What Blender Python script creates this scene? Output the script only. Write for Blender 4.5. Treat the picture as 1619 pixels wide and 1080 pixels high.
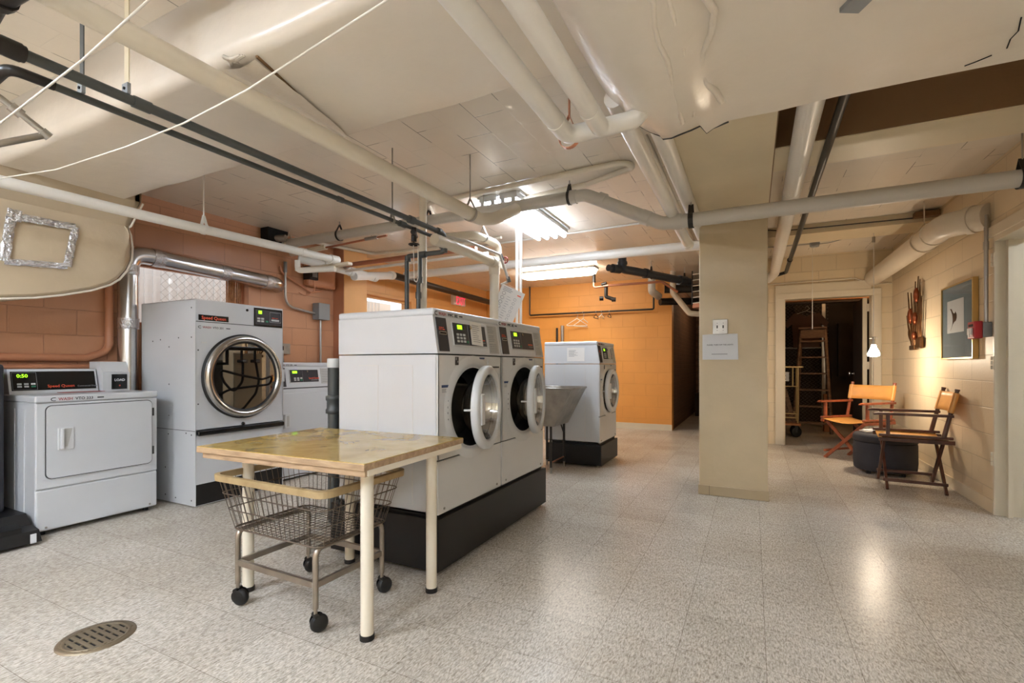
import bpy, bmesh, math, random
from mathutils import Matrix, Vector
random.seed(7)
PI = math.pi
C = bpy.context.scene.collection
scene = bpy.context.scene
for o in list(bpy.data.objects):
    bpy.data.objects.remove(o)

# ------------------------------------------------------------------ camera, world, exposure
cam = bpy.data.cameras.new('camera')
cam.sensor_width = 36.0
cam.lens = 36.0 * 765.0 / 1619.0
cam.shift_y = 38.0 / 1619.0
cam.clip_start = 0.02
cam_o = bpy.data.objects.new('camera', cam)
C.objects.link(cam_o)
cam_o.location = (0, 0, 1.1)
cam_o.rotation_euler = (PI / 2, 0, math.radians(26.445))
scene.camera = cam_o
world = bpy.data.worlds.new('world')
scene.world = world
world.use_nodes = True
world.node_tree.nodes['Background'].inputs[0].default_value = (0.86, 0.93, 1.0, 1)
world.node_tree.nodes['Background'].inputs[1].default_value = 0.85
vs = scene.view_settings
vs.view_transform = 'Standard'
vs.look = 'None'
vs.gamma = 1.0
vs.use_curve_mapping = False
vs.exposure = 1.55
TUBE_E = 14.0        # fluorescent tubes
TUBE_REAR_E = 36.0   # fluorescent tubes in the near part of the room
WRAP_E = 11.0         # acrylic wrap of the far fixture
BULB_E = 120.0       # hanging reflector bulb


# ------------------------------------------------------------------ materials
def lin(c):
    return tuple((x / 12.92 if x <= 0.04045 else ((x + 0.055) / 1.055) ** 2.4) for x in c)


def rgb(r, g, b):
    return lin((r / 255., g / 255., b / 255.)) + (1.0,)


def mat(name, col, rough=0.5, metal=0.0, vary=0.0, vscale=3.0, bump=0.0, bscale=60.0, emit=None, coat=0.0, stretch=None, alpha_mix=None):
    m = bpy.data.materials.new(name)
    m.use_nodes = True
    nt = m.node_tree
    b = nt.nodes['Principled BSDF']
    c4 = rgb(*col)
    b.inputs['Base Color'].default_value = c4
    b.inputs['Roughness'].default_value = rough
    b.inputs['Metallic'].default_value = metal
    if coat:
        b.inputs['Coat Weight'].default_value = coat
        b.inputs['Coat Roughness'].default_value = 0.15
    tc = nt.nodes.new('ShaderNodeTexCoord')
    src = tc.outputs['Object']
    if stretch:
        mp = nt.nodes.new('ShaderNodeMapping')
        mp.inputs['Scale'].default_value = stretch
        nt.links.new(src, mp.inputs['Vector'])
        src = mp.outputs['Vector']
    if vary:
        n = nt.nodes.new('ShaderNodeTexNoise')
        n.inputs['Scale'].default_value = vscale
        n.inputs['Detail'].default_value = 5
        nt.links.new(src, n.inputs['Vector'])
        r = nt.nodes.new('ShaderNodeValToRGB')
        r.color_ramp.elements[0].position = 0.3
        r.color_ramp.elements[1].position = 0.72
        r.color_ramp.elements[0].color = tuple(x * (1 - vary) for x in c4[:3]) + (1,)
        r.color_ramp.elements[1].color = tuple(min(1, x * (1 + vary * 0.6)) for x in c4[:3]) + (1,)
        nt.links.new(n.outputs['Fac'], r.inputs['Fac'])
        nt.links.new(r.outputs['Color'], b.inputs['Base Color'])
    if bump:
        n2 = nt.nodes.new('ShaderNodeTexNoise')
        n2.inputs['Scale'].default_value = bscale
        n2.inputs['Detail'].default_value = 4
        nt.links.new(src, n2.inputs['Vector'])
        bp = nt.nodes.new('ShaderNodeBump')
        bp.inputs['Strength'].default_value = bump
        bp.inputs['Distance'].default_value = 0.01
        nt.links.new(n2.outputs['Fac'], bp.inputs['Height'])
        nt.links.new(bp.outputs['Normal'], b.inputs['Normal'])
    if emit:
        b.inputs['Emission Color'].default_value = rgb(*emit[0])
        b.inputs['Emission Strength'].default_value = emit[1]
    return m


def block_mat(name, col, axes='YZ', bw=0.4, bh=0.2, rough=0.55, mortar=0.006, dark=0.72, vary=0.10, strength=0.5, off=(0, 0), crack=False):
    """painted masonry: brick pattern in world metres"""
    m = bpy.data.materials.new(name)
    m.use_nodes = True
    nt = m.node_tree
    b = nt.nodes['Principled BSDF']
    b.inputs['Roughness'].default_value = rough
    tc = nt.nodes.new('ShaderNodeTexCoord')
    sp = nt.nodes.new('ShaderNodeSeparateXYZ')
    nt.links.new(tc.outputs['Object'], sp.inputs[0])
    cb = nt.nodes.new('ShaderNodeCombineXYZ')
    for i in range(2):
        ad = nt.nodes.new('ShaderNodeMath')
        ad.operation = 'ADD'
        ad.inputs[1].default_value = off[i]
        nt.links.new(sp.outputs[axes[i]], ad.inputs[0])
        nt.links.new(ad.outputs[0], cb.inputs[i])
    br = nt.nodes.new('ShaderNodeTexBrick')
    br.inputs['Scale'].default_value = 1.0
    br.inputs['Mortar Size'].default_value = mortar
    br.inputs['Mortar Smooth'].default_value = 0.6
    br.inputs['Brick Width'].default_value = bw
    br.inputs['Row Height'].default_value = bh
    c4 = rgb(*col)
    br.inputs['Color1'].default_value = c4
    br.inputs['Color2'].default_value = tuple(x * (1 - vary * 0.4) for x in c4[:3]) + (1,)
    br.inputs['Mortar'].default_value = tuple(x * dark for x in c4[:3]) + (1,)
    nt.links.new(cb.outputs[0], br.inputs['Vector'])
    if crack:      # joints painted over, open only here and there
        nk = nt.nodes.new('ShaderNodeTexNoise')
        nk.inputs['Scale'].default_value = 3.2
        nk.inputs['Detail'].default_value = 3
        nt.links.new(tc.outputs['Object'], nk.inputs['Vector'])
        rk_ = nt.nodes.new('ShaderNodeValToRGB')
        rk_.color_ramp.elements[0].position = 0.53
        rk_.color_ramp.elements[1].position = 0.58
        rk_.color_ramp.elements[0].color = tuple(x * 0.95 for x in c4[:3]) + (1,)
        rk_.color_ramp.elements[1].color = tuple(x * dark for x in c4[:3]) + (1,)
        nt.links.new(nk.outputs['Fac'], rk_.inputs['Fac'])
        nt.links.new(rk_.outputs['Color'], br.inputs['Mortar'])
    n = nt.nodes.new('ShaderNodeTexNoise')
    n.inputs['Scale'].default_value = 2.2
    n.inputs['Detail'].default_value = 6
    nt.links.new(tc.outputs['Object'], n.inputs['Vector'])
    r = nt.nodes.new('ShaderNodeValToRGB')
    r.color_ramp.elements[0].position = 0.3
    r.color_ramp.elements[1].position = 0.7
    r.color_ramp.elements[0].color = (1 - vary, 1 - vary, 1 - vary, 1)
    r.color_ramp.elements[1].color = (1, 1, 1, 1)
    nt.links.new(n.outputs['Fac'], r.inputs['Fac'])
    mx = nt.nodes.new('ShaderNodeMix')
    mx.data_type = 'RGBA'
    mx.blend_type = 'MULTIPLY'
    mx.inputs['Factor'].default_value = 1
    nt.links.new(br.outputs['Color'], mx.inputs[6])
    nt.links.new(r.outputs['Color'], mx.inputs[7])
    nt.links.new(mx.outputs[2], b.inputs['Base Color'])
    n2 = nt.nodes.new('ShaderNodeTexNoise')
    n2.inputs['Scale'].default_value = 55
    nt.links.new(tc.outputs['Object'], n2.inputs['Vector'])
    ml = nt.nodes.new('ShaderNodeMath')
    ml.operation = 'MULTIPLY_ADD'
    ml.inputs[1].default_value = -1.0
    nt.links.new(br.outputs['Fac'], ml.inputs[0])
    m3 = nt.nodes.new('ShaderNodeMath')
    m3.operation = 'MULTIPLY'
    m3.inputs[1].default_value = 0.25
    nt.links.new(n2.outputs['Fac'], m3.inputs[0])
    nt.links.new(m3.outputs[0], ml.inputs[2])
    bp = nt.nodes.new('ShaderNodeBump')
    bp.inputs['Strength'].default_value = strength
    bp.inputs['Distance'].default_value = 0.006
    nt.links.new(ml.outputs[0], bp.inputs['Height'])
    nt.links.new(bp.outputs['Normal'], b.inputs['Normal'])
    return m


def floor_mat():
    m = bpy.data.materials.new('vinyl_floor_tile')
    m.use_nodes = True
    nt = m.node_tree
    b = nt.nodes['Principled BSDF']
    b.inputs['Roughness'].default_value = 0.27
    b.inputs['Specular IOR Level'].default_value = 0.13
    tc = nt.nodes.new('ShaderNodeTexCoord')
    mp = nt.nodes.new('ShaderNodeMapping')
    mp.inputs['Location'].default_value = (0.87, -2.28, 0)
    nt.links.new(tc.outputs['Object'], mp.inputs['Vector'])
    br = nt.nodes.new('ShaderNodeTexBrick')
    br.offset = 0.0
    br.inputs['Scale'].default_value = 1.0
    br.inputs['Mortar Size'].default_value = 0.0014
    br.inputs['Mortar Smooth'].default_value = 0.3
    br.inputs['Brick Width'].default_value = 0.305
    br.inputs['Row Height'].default_value = 0.305
    br.inputs['Color1'].default_value = (1, 1, 1, 1)
    br.inputs['Color2'].default_value = (0.9, 0.89, 0.88, 1)
    br.inputs['Mortar'].default_value = (0.52, 0.49, 0.46, 1)
    nt.links.new(mp.outputs['Vector'], br.inputs['Vector'])
    cols = []
    for sc, st, lo, hi, p0, p1 in ((150, (1.0, 0.30, 1), (128, 117, 102), (228, 221, 209), 0.36, 0.60),
                                   (60, (0.35, 1, 1), (180, 170, 154), (210, 203, 190), 0.35, 0.65)):
        mq = nt.nodes.new('ShaderNodeMapping')
        mq.inputs['Scale'].default_value = st
        mq.inputs['Rotation'].default_value = (0, 0, 0.35)
        nt.links.new(tc.outputs['Object'], mq.inputs['Vector'])
        n = nt.nodes.new('ShaderNodeTexNoise')
        n.inputs['Scale'].default_value = sc
        n.inputs['Detail'].default_value = 5
        n.inputs['Roughness'].default_value = 0.7
        n.inputs['Distortion'].default_value = 0.6
        nt.links.new(mq.outputs['Vector'], n.inputs['Vector'])
        r = nt.nodes.new('ShaderNodeValToRGB')
        r.color_ramp.elements[0].position = p0
        r.color_ramp.elements[1].position = p1
        r.color_ramp.elements[0].color = rgb(*lo)
        r.color_ramp.elements[1].color = rgb(*hi)
        nt.links.new(n.outputs['Fac'], r.inputs['Fac'])
        cols.append(r.outputs['Color'])
    m1 = nt.nodes.new('ShaderNodeMix')
    m1.data_type = 'RGBA'
    m1.inputs['Factor'].default_value = 0.32
    nt.links.new(cols[0], m1.inputs[6])
    nt.links.new(cols[1], m1.inputs[7])
    m2 = nt.nodes.new('ShaderNodeMix')
    m2.data_type = 'RGBA'
    m2.blend_type = 'MULTIPLY'
    m2.inputs['Factor'].default_value = 1
    nt.links.new(m1.outputs[2], m2.inputs[6])
    nt.links.new(br.outputs['Color'], m2.inputs[7])
    # worn, dirtier areas
    n3 = nt.nodes.new('ShaderNodeTexNoise')
    n3.inputs['Scale'].default_value = 1.3
    n3.inputs['Detail'].default_value = 6
    nt.links.new(tc.outputs['Object'], n3.inputs['Vector'])
    r3 = nt.nodes.new('ShaderNodeValToRGB')
    r3.color_ramp.elements[0].position = 0.34
    r3.color_ramp.elements[1].position = 0.62
    r3.color_ramp.elements[0].color = (0.86, 0.84, 0.81, 1)
    r3.color_ramp.elements[1].color = (1, 1, 1, 1)
    nt.links.new(n3.outputs['Fac'], r3.inputs['Fac'])
    m4 = nt.nodes.new('ShaderNodeMix')
    m4.data_type = 'RGBA'
    m4.blend_type = 'MULTIPLY'
    m4.inputs['Factor'].default_value = 1
    nt.links.new(m2.outputs[2], m4.inputs[6])
    nt.links.new(r3.outputs['Color'], m4.inputs[7])
    nt.links.new(m4.outputs[2], b.inputs['Base Color'])
    bp = nt.nodes.new('ShaderNodeBump')
    bp.inputs['Strength'].default_value = 0.15
    bp.inputs['Distance'].default_value = 0.002
    bp.invert = True
    nt.links.new(br.outputs['Fac'], bp.inputs['Height'])
    nt.links.new(bp.outputs['Normal'], b.inputs['Normal'])
    return m


def wood_mat(name, c1, c2, rough=0.35, scale=(2, 14, 14), coat=0.0):
    m = bpy.data.materials.new(name)
    m.use_nodes = True
    nt = m.node_tree
    b = nt.nodes['Principled BSDF']
    b.inputs['Roughness'].default_value = rough
    b.inputs['Coat Weight'].default_value = coat
    tc = nt.nodes.new('ShaderNodeTexCoord')
    mp = nt.nodes.new('ShaderNodeMapping')
    mp.inputs['Scale'].default_value = scale
    nt.links.new(tc.outputs['Object'], mp.inputs['Vector'])
    n = nt.nodes.new('ShaderNodeTexNoise')
    n.inputs['Scale'].default_value = 2.5
    n.inputs['Detail'].default_value = 6
    n.inputs['Distortion'].default_value = 0.8
    nt.links.new(mp.outputs['Vector'], n.inputs['Vector'])
    r = nt.nodes.new('ShaderNodeValToRGB')
    r.color_ramp.elements[0].position = 0.32
    r.color_ramp.elements[1].position = 0.68
    r.color_ramp.elements[0].color = rgb(*c1)
    r.color_ramp.elements[1].color = rgb(*c2)
    nt.links.new(n.outputs['Fac'], r.inputs['Fac'])
    nt.links.new(r.outputs['Color'], b.inputs['Base Color'])
    return m


def glass_mat(name, tint, gloss=0.12, rough=0.02):
    m = bpy.data.materials.new(name)
    m.use_nodes = True
    nt = m.node_tree
    nt.nodes.remove(nt.nodes['Principled BSDF'])
    out = nt.nodes['Material Output']
    t = nt.nodes.new('ShaderNodeBsdfTransparent')
    t.inputs[0].default_value = tint
    g = nt.nodes.new('ShaderNodeBsdfGlossy')
    g.inputs['Roughness'].default_value = rough
    mx = nt.nodes.new('ShaderNodeMixShader')
    mx.inputs[0].default_value = gloss
    nt.links.new(t.outputs[0], mx.inputs[1])
    nt.links.new(g.outputs[0], mx.inputs[2])
    nt.links.new(mx.outputs[0], out.inputs['Surface'])
    return m


M = {}
M['floor'] = floor_mat()
M['ceiling'] = block_mat('painted_ceiling_block', (238, 227, 210), 'YX', 0.42, 0.215, 0.24, 0.0035, 0.35, 0.06, 0.22, crack=True)
M['soffit'] = mat('painted_duct_wrap', (232, 221, 205), 0.24, vary=0.05, vscale=1.5, bump=0.22, bscale=11)
M['soffit_edge'] = mat('painted_duct_wrap_seam', (232, 221, 205), 0.3, bump=0.5, bscale=40)
M['duct_wrap'] = mat('canvas_duct_wrap', (196, 177, 148), 0.5, vary=0.1, vscale=2.5, bump=0.3, bscale=14)
M['terracotta'] = block_mat('terracotta_painted_block', (206, 150, 112), 'YZ', 0.4, 0.2, 0.36, 0.005, 0.82, 0.12, 0.6, (0.1, 0.06))
M['terracotta_flat'] = mat('terracotta_paint', (200, 138, 102), 0.4, vary=0.08, bump=0.1, bscale=30)
M['orange_left'] = block_mat('orange_painted_block_left', (226, 164, 96), 'YZ', 0.4, 0.2, 0.45, 0.0045, 0.88, 0.08, 0.5, (0.1, 0.06))
M['orange_back'] = block_mat('orange_painted_block', (230, 160, 78), 'XZ', 0.4, 0.2, 0.5, 0.0045, 0.88, 0.10, 0.5, (0.05, 0.02))
M['orange_flat'] = mat('orange_paint', (228, 172, 108), 0.45, vary=0.08, bump=0.1, bscale=30)
M['cream_side'] = block_mat('cream_painted_block_side', (224, 205, 172), 'YZ', 0.4, 0.2, 0.45, 0.005, 0.82, 0.06, 0.5, (0.0, 0.02))
M['cream_back'] = block_mat('cream_painted_block_back', (222, 203, 168), 'XZ', 0.4, 0.2, 0.45, 0.005, 0.84, 0.06, 0.5, (0.0, 0.02))
M['cream'] = mat('cream_paint', (218, 202, 172), 0.42, vary=0.05, bump=0.15, bscale=25)
M['pillar'] = mat('beige_pillar_paint', (200, 180, 146), 0.4, vary=0.05, vscale=5, bump=0.2, bscale=18)
M['base_tan'] = mat('tan_vinyl_base', (178, 158, 126), 0.4, vary=0.06)
M['beam'] = mat('cream_beam_paint', (216, 200, 168), 0.45, vary=0.05, bump=0.15, bscale=20)
M['brown_flat'] = mat('flat_brown', (118, 86, 50), 0.6, vary=0.08, bump=0.1)  # plain brown for cross beam front, long beam side and small parts
M['trim'] = mat('cream_trim_paint', (216, 204, 180), 0.38, vary=0.05, bump=0.08)
M['brick_dark'] = block_mat('brown_brick', (138, 106, 84), 'YZ', 0.2, 0.075, 0.8, 0.008, 1.3, 0.2, 0.8)
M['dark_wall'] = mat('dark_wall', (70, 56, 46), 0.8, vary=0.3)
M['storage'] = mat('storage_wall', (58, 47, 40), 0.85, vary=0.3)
M['white'] = mat('white_enamel', (200, 201, 202), 0.28, vary=0.02, coat=0.3)
M['white2'] = mat('white_plastic', (202, 202, 201), 0.35)
M['offwhite'] = mat('offwhite_enamel', (204, 202, 198), 0.3, coat=0.2)
M['seam'] = mat('dark_seam', (60, 58, 56), 0.7)
M['black'] = mat('black_metal', (15, 14, 14), 0.42)
M['blackgloss'] = mat('black_gloss_plastic', (18, 18, 19), 0.15)
M['panel'] = mat('charcoal_panel', (44, 44, 50), 0.28)
M['button'] = mat('grey_button', (190, 192, 190), 0.4)
M['greenbtn'] = mat('green_button', (30, 120, 84), 0.4)
M['led'] = mat('green_led_display', (40, 90, 10), 0.4, emit=((150, 255, 30), 0.9))
M['redtext'] = mat('orange_red_lettering', (226, 84, 50), 0.5)
M['blacktext'] = mat('black_lettering', (30, 28, 32), 0.5)
M['maroon'] = mat('maroon_lettering', (150, 50, 46), 0.5)
M['greytext'] = mat('grey_lettering', (128, 128, 128), 0.5)
M['paper'] = mat('white_paper', (214, 214, 214), 0.6)
M['plastic_sleeve'] = mat('paper_in_plastic', (226, 222, 216), 0.25)
M['label_grey'] = mat('grey_instruction_label', (176, 174, 168), 0.45)
M['blue'] = mat('navy_label', (36, 60, 104), 0.4)
M['rubber'] = mat('black_rubber', (22, 20, 19), 0.55)
M['steel'] = mat('stainless_steel', (190, 188, 184), 0.22, 1.0)
M['steel_dull'] = mat('dull_steel', (172, 168, 160), 0.38, 1.0, vary=0.25, vscale=8)
M['galv'] = mat('galvanised_duct', (205, 206, 208), 0.26, 1.0, vary=0.08, vscale=6)
M['foil'] = mat('crinkled_foil', (214, 216, 220), 0.25, 1.0, bump=1.0, bscale=70)
M['glass'] = glass_mat('window_glass', (0.96, 0.97, 0.97, 1), 0.06)
M['dryer_glass'] = glass_mat('dark_dryer_glass', (0.12, 0.12, 0.13, 1), 0.36, 0.0)
M['washer_glass'] = glass_mat('washer_bowl_glass', (0.5, 0.5, 0.5, 1), 0.5, 0.06)
M['chrome'] = mat('chrome', (210, 208, 204), 0.18, 1.0)
M['table_top'] = wood_mat('worn_yellow_tabletop', (168, 136, 66), (200, 172, 104), 0.22, (3, 3, 3), 0.3)
M['table_edge'] = wood_mat('wooden_table_edge', (150, 122, 92), (184, 156, 122), 0.5, (3, 20, 20))
M['table_leg'] = mat('cream_table_leg', (226, 216, 196), 0.35, vary=0.04)
M['tan_tape'] = wood_mat('tan_rim', (150, 126, 86), (178, 154, 112), 0.5, (4, 4, 4))
M['wire'] = mat('basket_wire', (120, 108, 96), 0.4, 0.8)
M['cast'] = mat('cart_tube_steel', (168, 158, 146), 0.32, 0.9, vary=0.2, vscale=10)
M['pipe_white'] = mat('white_painted_pipe', (234, 229, 220), 0.34, vary=0.04)
M['pipe_cream'] = mat('cream_painted_pipe', (222, 211, 191), 0.4, vary=0.06)
M['pipe_pvc'] = mat('white_pvc', (232, 232, 228), 0.35)
M['pipe_grey'] = mat('pale_grey_pvc', (196, 190, 180), 0.4, vary=0.04)
M['pipe_dark'] = mat('dark_grey_steel_pipe', (84, 86, 84), 0.42, 0.3, vary=0.15)
M['pipe_black'] = mat('black_iron_pipe', (40, 36, 33), 0.4, 0.2)
M['cast_iron'] = mat('blue_black_cast_iron', (48, 54, 62), 0.38, 0.2)
M['copper'] = mat('copper_pipe', (192, 132, 104), 0.35, 0.75, vary=0.2)
M['conduit'] = mat('steel_conduit', (176, 172, 166), 0.35, 0.7)
M['greybox'] = mat('grey_electrical_box', (138, 140, 140), 0.45)
M['tube'] = mat('fluorescent_tube', (255, 255, 255), 0.4, emit=((226, 238, 255), TUBE_E))
M['tube_rear'] = mat('fluorescent_tube_rear', (255, 255, 255), 0.4, emit=((222, 236, 255), TUBE_REAR_E))
M['tube_fill'] = mat('fluorescent_fill_tube', (255, 255, 255), 0.4, emit=((222, 236, 255), TUBE_REAR_E * 0.45))
M['wrap'] = mat('acrylic_light_wrap', (255, 255, 255), 0.4, emit=((255, 246, 232), WRAP_E))
M['bulb'] = mat('glowing_bulb', (255, 255, 255), 0.4, emit=((255, 234, 206), BULB_E))
M['bulb_glow'] = mat('frosted_bulb_reflector', (245, 240, 230), 0.4, emit=((255, 234, 206), BULB_E * 0.42))
M['recess_fill_glow'] = mat('recess_fill_emitter', (255, 220, 170), 0.4, emit=((255, 214, 170), 40.0))
M['storage_glow'] = mat('dim_storage_bulb', (255, 220, 170), 0.4, emit=((255, 200, 140), 130.0))
M['cord'] = mat('white_cord', (220, 214, 202), 0.5)
M['oak'] = wood_mat('red_brown_chair_wood', (120, 58, 34), (160, 84, 50), 0.35, (4, 4, 4), 0.2)
M['walnut'] = wood_mat('dark_brown_chair_wood', (66, 38, 28), (98, 58, 42), 0.35, (4, 4, 4), 0.2)
M['leather'] = mat('tan_leather', (222, 160, 84), 0.42, vary=0.1, vscale=8, bump=0.1, bscale=80)
M['suede'] = mat('charcoal_suede', (52, 50, 54), 0.85, vary=0.25, vscale=6)
M['red'] = mat('red_alarm_plastic', (170, 26, 32), 0.35)
M['exit_red'] = mat('exit_sign_letters', (220, 40, 60), 0.4, emit=((255, 60, 90), 0.35))
M['exit_white'] = mat('exit_sign_face', (240, 226, 222), 0.4)
M['mat_blue'] = mat('grey_blue_mat_board', (112, 126, 134), 0.8)
M['gold'] = mat('gold_frame', (200, 168, 104), 0.3, 0.8)
M['bronze'] = mat('bronze_sculpture_metal', (104, 72, 44), 0.38, 0.8, vary=0.4, vscale=14)
M['copper_bright'] = mat('bright_copper_shape', (140, 76, 48), 0.3, 0.85)
M['brass'] = mat('brass_cart_tube', (196, 170, 118), 0.35, 0.6)
M['ladder'] = wood_mat('old_ladder_wood', (92, 68, 50), (130, 100, 74), 0.7, (3, 3, 12))
M['lumber'] = wood_mat('orange_lumber', (150, 96, 56), (186, 128, 80), 0.6, (2, 12, 12))
M['shirt'] = mat('brown_fabric', (92, 68, 56), 0.9)
M['yellow'] = mat('yellow_cover', (226, 194, 60), 0.5)
M['magazine'] = mat('magazine_cover', (214, 204, 188), 0.4, vary=0.4, vscale=30)
M['concrete'] = mat('outdoor_panel', (228, 230, 230), 0.7, vary=0.06)
M['drainmetal'] = mat('drain_brass', (140, 126, 104), 0.45, 0.6, vary=0.2)
M['hole'] = mat('dark_hole', (10, 9, 8), 0.9)
M['door_dark'] = mat('dark_door_face', (58, 46, 38), 0.6)
M['porcelain'] = mat('pale_green_porcelain', (206, 208, 190), 0.25)


# ------------------------------------------------------------------ mesh builder
def T3(x, y, z):
    return Matrix.Translation((x, y, z))


RX90 = Matrix.Rotation(PI / 2, 4, 'X')


def fillet(pts, r, n=6):
    pts = [Vector(p) for p in pts]
    out = [pts[0]]
    for i in range(1, len(pts) - 1):
        a, b, c = pts[i - 1], pts[i], pts[i + 1]
        d1, d2 = (a - b), (c - b)
        l1, l2 = d1.length, d2.length
        d1.normalize()
        d2.normalize()
        ang = d1.angle(d2)
        if ang > 3.1:
            out.append(b)
            continue
        t = min(r / math.tan(ang / 2), l1 * 0.49, l2 * 0.49)
        p1, p2 = b + d1 * t, b + d2 * t
        for k in range(n + 1):
            s = k / n
            out.append(p1 * (1 - s) ** 2 + b * 2 * s * (1 - s) + p2 * s * s)
    out.append(pts[-1])
    return out


class MB:
    def __init__(self):
        self.v, self.f, self.mi, self.sm, self.mats = [], [], [], [], []

    def _m(self, m):
        if m not in self.mats:
            self.mats.append(m)
        return self.mats.index(m)

    def raw(self, verts, faces, m, X=None, smooth=False):
        b = len(self.v)
        k = self._m(m)
        flip = X is not None and X.to_3x3().determinant() < 0
        for p in verts:
            p = Vector(p)
            self.v.append(tuple(X @ p) if X is not None else tuple(p))
        for f in faces:
            ff = [b + i for i in f]
            if flip:
                ff.reverse()
            self.f.append(ff)
            self.mi.append(k)
            self.sm.append(smooth)
        return self

    def box(self, x0, x1, y0, y1, z0, z1, m, X=None, bev=0.0, seg=2):
        if x0 > x1: x0, x1 = x1, x0
        if y0 > y1: y0, y1 = y1, y0
        if z0 > z1: z0, z1 = z1, z0
        vs_ = [(x, y, z) for z in (z0, z1) for y in (y0, y1) for x in (x0, x1)]
        fs = [(0, 2, 3, 1), (4, 5, 7, 6), (0, 1, 5, 4), (2, 6, 7, 3), (0, 4, 6, 2), (1, 3, 7, 5)]
        if not bev:
            return self.raw(vs_, fs, m, X)
        bm = bmesh.new()
        bv = [bm.verts.new(p) for p in vs_]
        for f in fs:
            bm.faces.new([bv[i] for i in f])
        bmesh.ops.bevel(bm, geom=bm.edges[:], offset=bev, segments=seg, profile=0.5, affect='EDGES')
        bm.verts.index_update()
        self.raw([v.co[:] for v in bm.verts], [[v.index for v in f.verts] for f in bm.faces], m, X)
        bm.free()
        return self

    def tube(self, pts, r, m, seg=10, X=None, closed=False, cap=True):
        pts = [Vector(p) for p in pts]
        q = [pts[0]]
        for p in pts[1:]:
            if (p - q[-1]).length > 1e-5:
                q.append(p)
        pts = q
        n = len(pts)
        rs = r if isinstance(r, (list, tuple)) else [r] * n
        if len(rs) != n:
            a0, a1 = rs[0], rs[-1]
            L = [0]
            for i in range(1, n):
                L.append(L[-1] + (pts[i] - pts[i - 1]).length)
            rs = [a0 + (a1 - a0) * l / L[-1] for l in L]
        tg = []
        for i in range(n):
            if closed:
                t = pts[(i + 1) % n] - pts[i - 1]
            else:
                t = pts[min(i + 1, n - 1)] - pts[max(i - 1, 0)]
                if 0 < i < n - 1:
                    t = (pts[i + 1] - pts[i]).normalized() + (pts[i] - pts[i - 1]).normalized()
            tg.append(t.normalized())
        up = Vector((0, 0, 1)) if abs(tg[0].z) < 0.9 else Vector((1, 0, 0))
        nn = (up - tg[0] * up.dot(tg[0])).normalized()
        vs_, fs = [], []
        for i in range(n):
            nn = (nn - tg[i] * nn.dot(tg[i])).normalized()
            bb = tg[i].cross(nn)
            for k in range(seg):
                a = 2 * PI * k / seg
                vs_.append(pts[i] + (nn * math.cos(a) + bb * math.sin(a)) * rs[i])
        for i in range(n if closed else n - 1):
            j = (i + 1) % n
            for k in range(seg):
                k2 = (k + 1) % seg
                fs.append((i * seg + k, i * seg + k2, j * seg + k2, j * seg + k))
        self.raw(vs_, fs, m, X, True)
        if cap and not closed:
            self.raw(vs_[:seg], [list(range(seg))[::-1]], m, X)
            self.raw(vs_[-seg:], [list(range(seg))], m, X)
        return self

    def lathe(self, prof, m, seg=32, X=None, smooth=True):
        """profile (r, z) turned about Z"""
        vs_, fs = [], []
        for r, z in prof:
            for k in range(seg):
                a = 2 * PI * k / seg
                vs_.append((r * math.cos(a), r * math.sin(a), z))
        for i in range(len(prof) - 1):
            for k in range(seg):
                k2 = (k + 1) % seg
                fs.append((i * seg + k, i * seg + k2, (i + 1) * seg + k2, (i + 1) * seg + k))
        return self.raw(vs_, fs, m, X, smooth)

    def disc(self, r, z, m, seg=32, X=None):
        return self.raw([(r * math.cos(2 * PI * k / seg), r * math.sin(2 * PI * k / seg), z) for k in range(seg)], [list(range(seg))], m, X)

    def prism(self, poly, z0, z1, m, X=None, smooth=False):
        """polygon in XY (ccw) extruded along Z"""
        n = len(poly)
        vs_ = [(x, y, z0) for x, y in poly] + [(x, y, z1) for x, y in poly]
        fs = [list(range(n))[::-1], list(range(n, 2 * n))]
        self.raw(vs_, fs, m, X)
        return self.raw(vs_, [(i, (i + 1) % n, n + (i + 1) % n, n + i) for i in range(n)], m, X, smooth)

    def plate_hole(self, x0, x1, z0, z1, cx, cz, r, y, m, seg=48):
        """plate in the XZ plane at y (facing -y) with a round hole"""
        inner, outer = [], []
        for k in range(seg):
            a = 2 * PI * k / seg
            c, s = math.cos(a), math.sin(a)
            inner.append((cx + r * c, y, cz + r * s))
            t = 1e9
            if c > 1e-6: t = min(t, (x1 - cx) / c)
            if c < -1e-6: t = min(t, (x0 - cx) / c)
            if s > 1e-6: t = min(t, (z1 - cz) / s)
            if s < -1e-6: t = min(t, (z0 - cz) / s)
            outer.append([cx + t * c, y, cz + t * s])
        for X_, Z_ in ((x0, z0), (x1, z0), (x0, z1), (x1, z1)):
            k = min(range(seg), key=lambda i: (outer[i][0] - X_) ** 2 + (outer[i][2] - Z_) ** 2)
            outer[k] = [X_, y, Z_]
        vs_ = inner + [tuple(p) for p in outer]
        return self.raw(vs_, [(k, (k + 1) % seg, seg + (k + 1) % seg, seg + k) for k in range(seg)], m)

    def text(self, s, size, m, X, align='LEFT', ext=0.0006):
        cu = bpy.data.curves.new('t', 'FONT')
        cu.body = s
        cu.size = size
        cu.align_x = align
        cu.offset = 0.012 * size
        cu.extrude = ext
        cu.resolution_u = 2
        ob = bpy.data.objects.new('t', cu)
        C.objects.link(ob)
        dg = bpy.context.evaluated_depsgraph_get()
        me = bpy.data.meshes.new_from_object(ob.evaluated_get(dg))
        self.raw([v.co[:] for v in me.vertices], [list(p.vertices) for p in me.polygons], m, X)
        bpy.data.objects.remove(ob)
        bpy.data.curves.remove(cu)
        bpy.data.meshes.remove(me)
        return self

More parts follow.
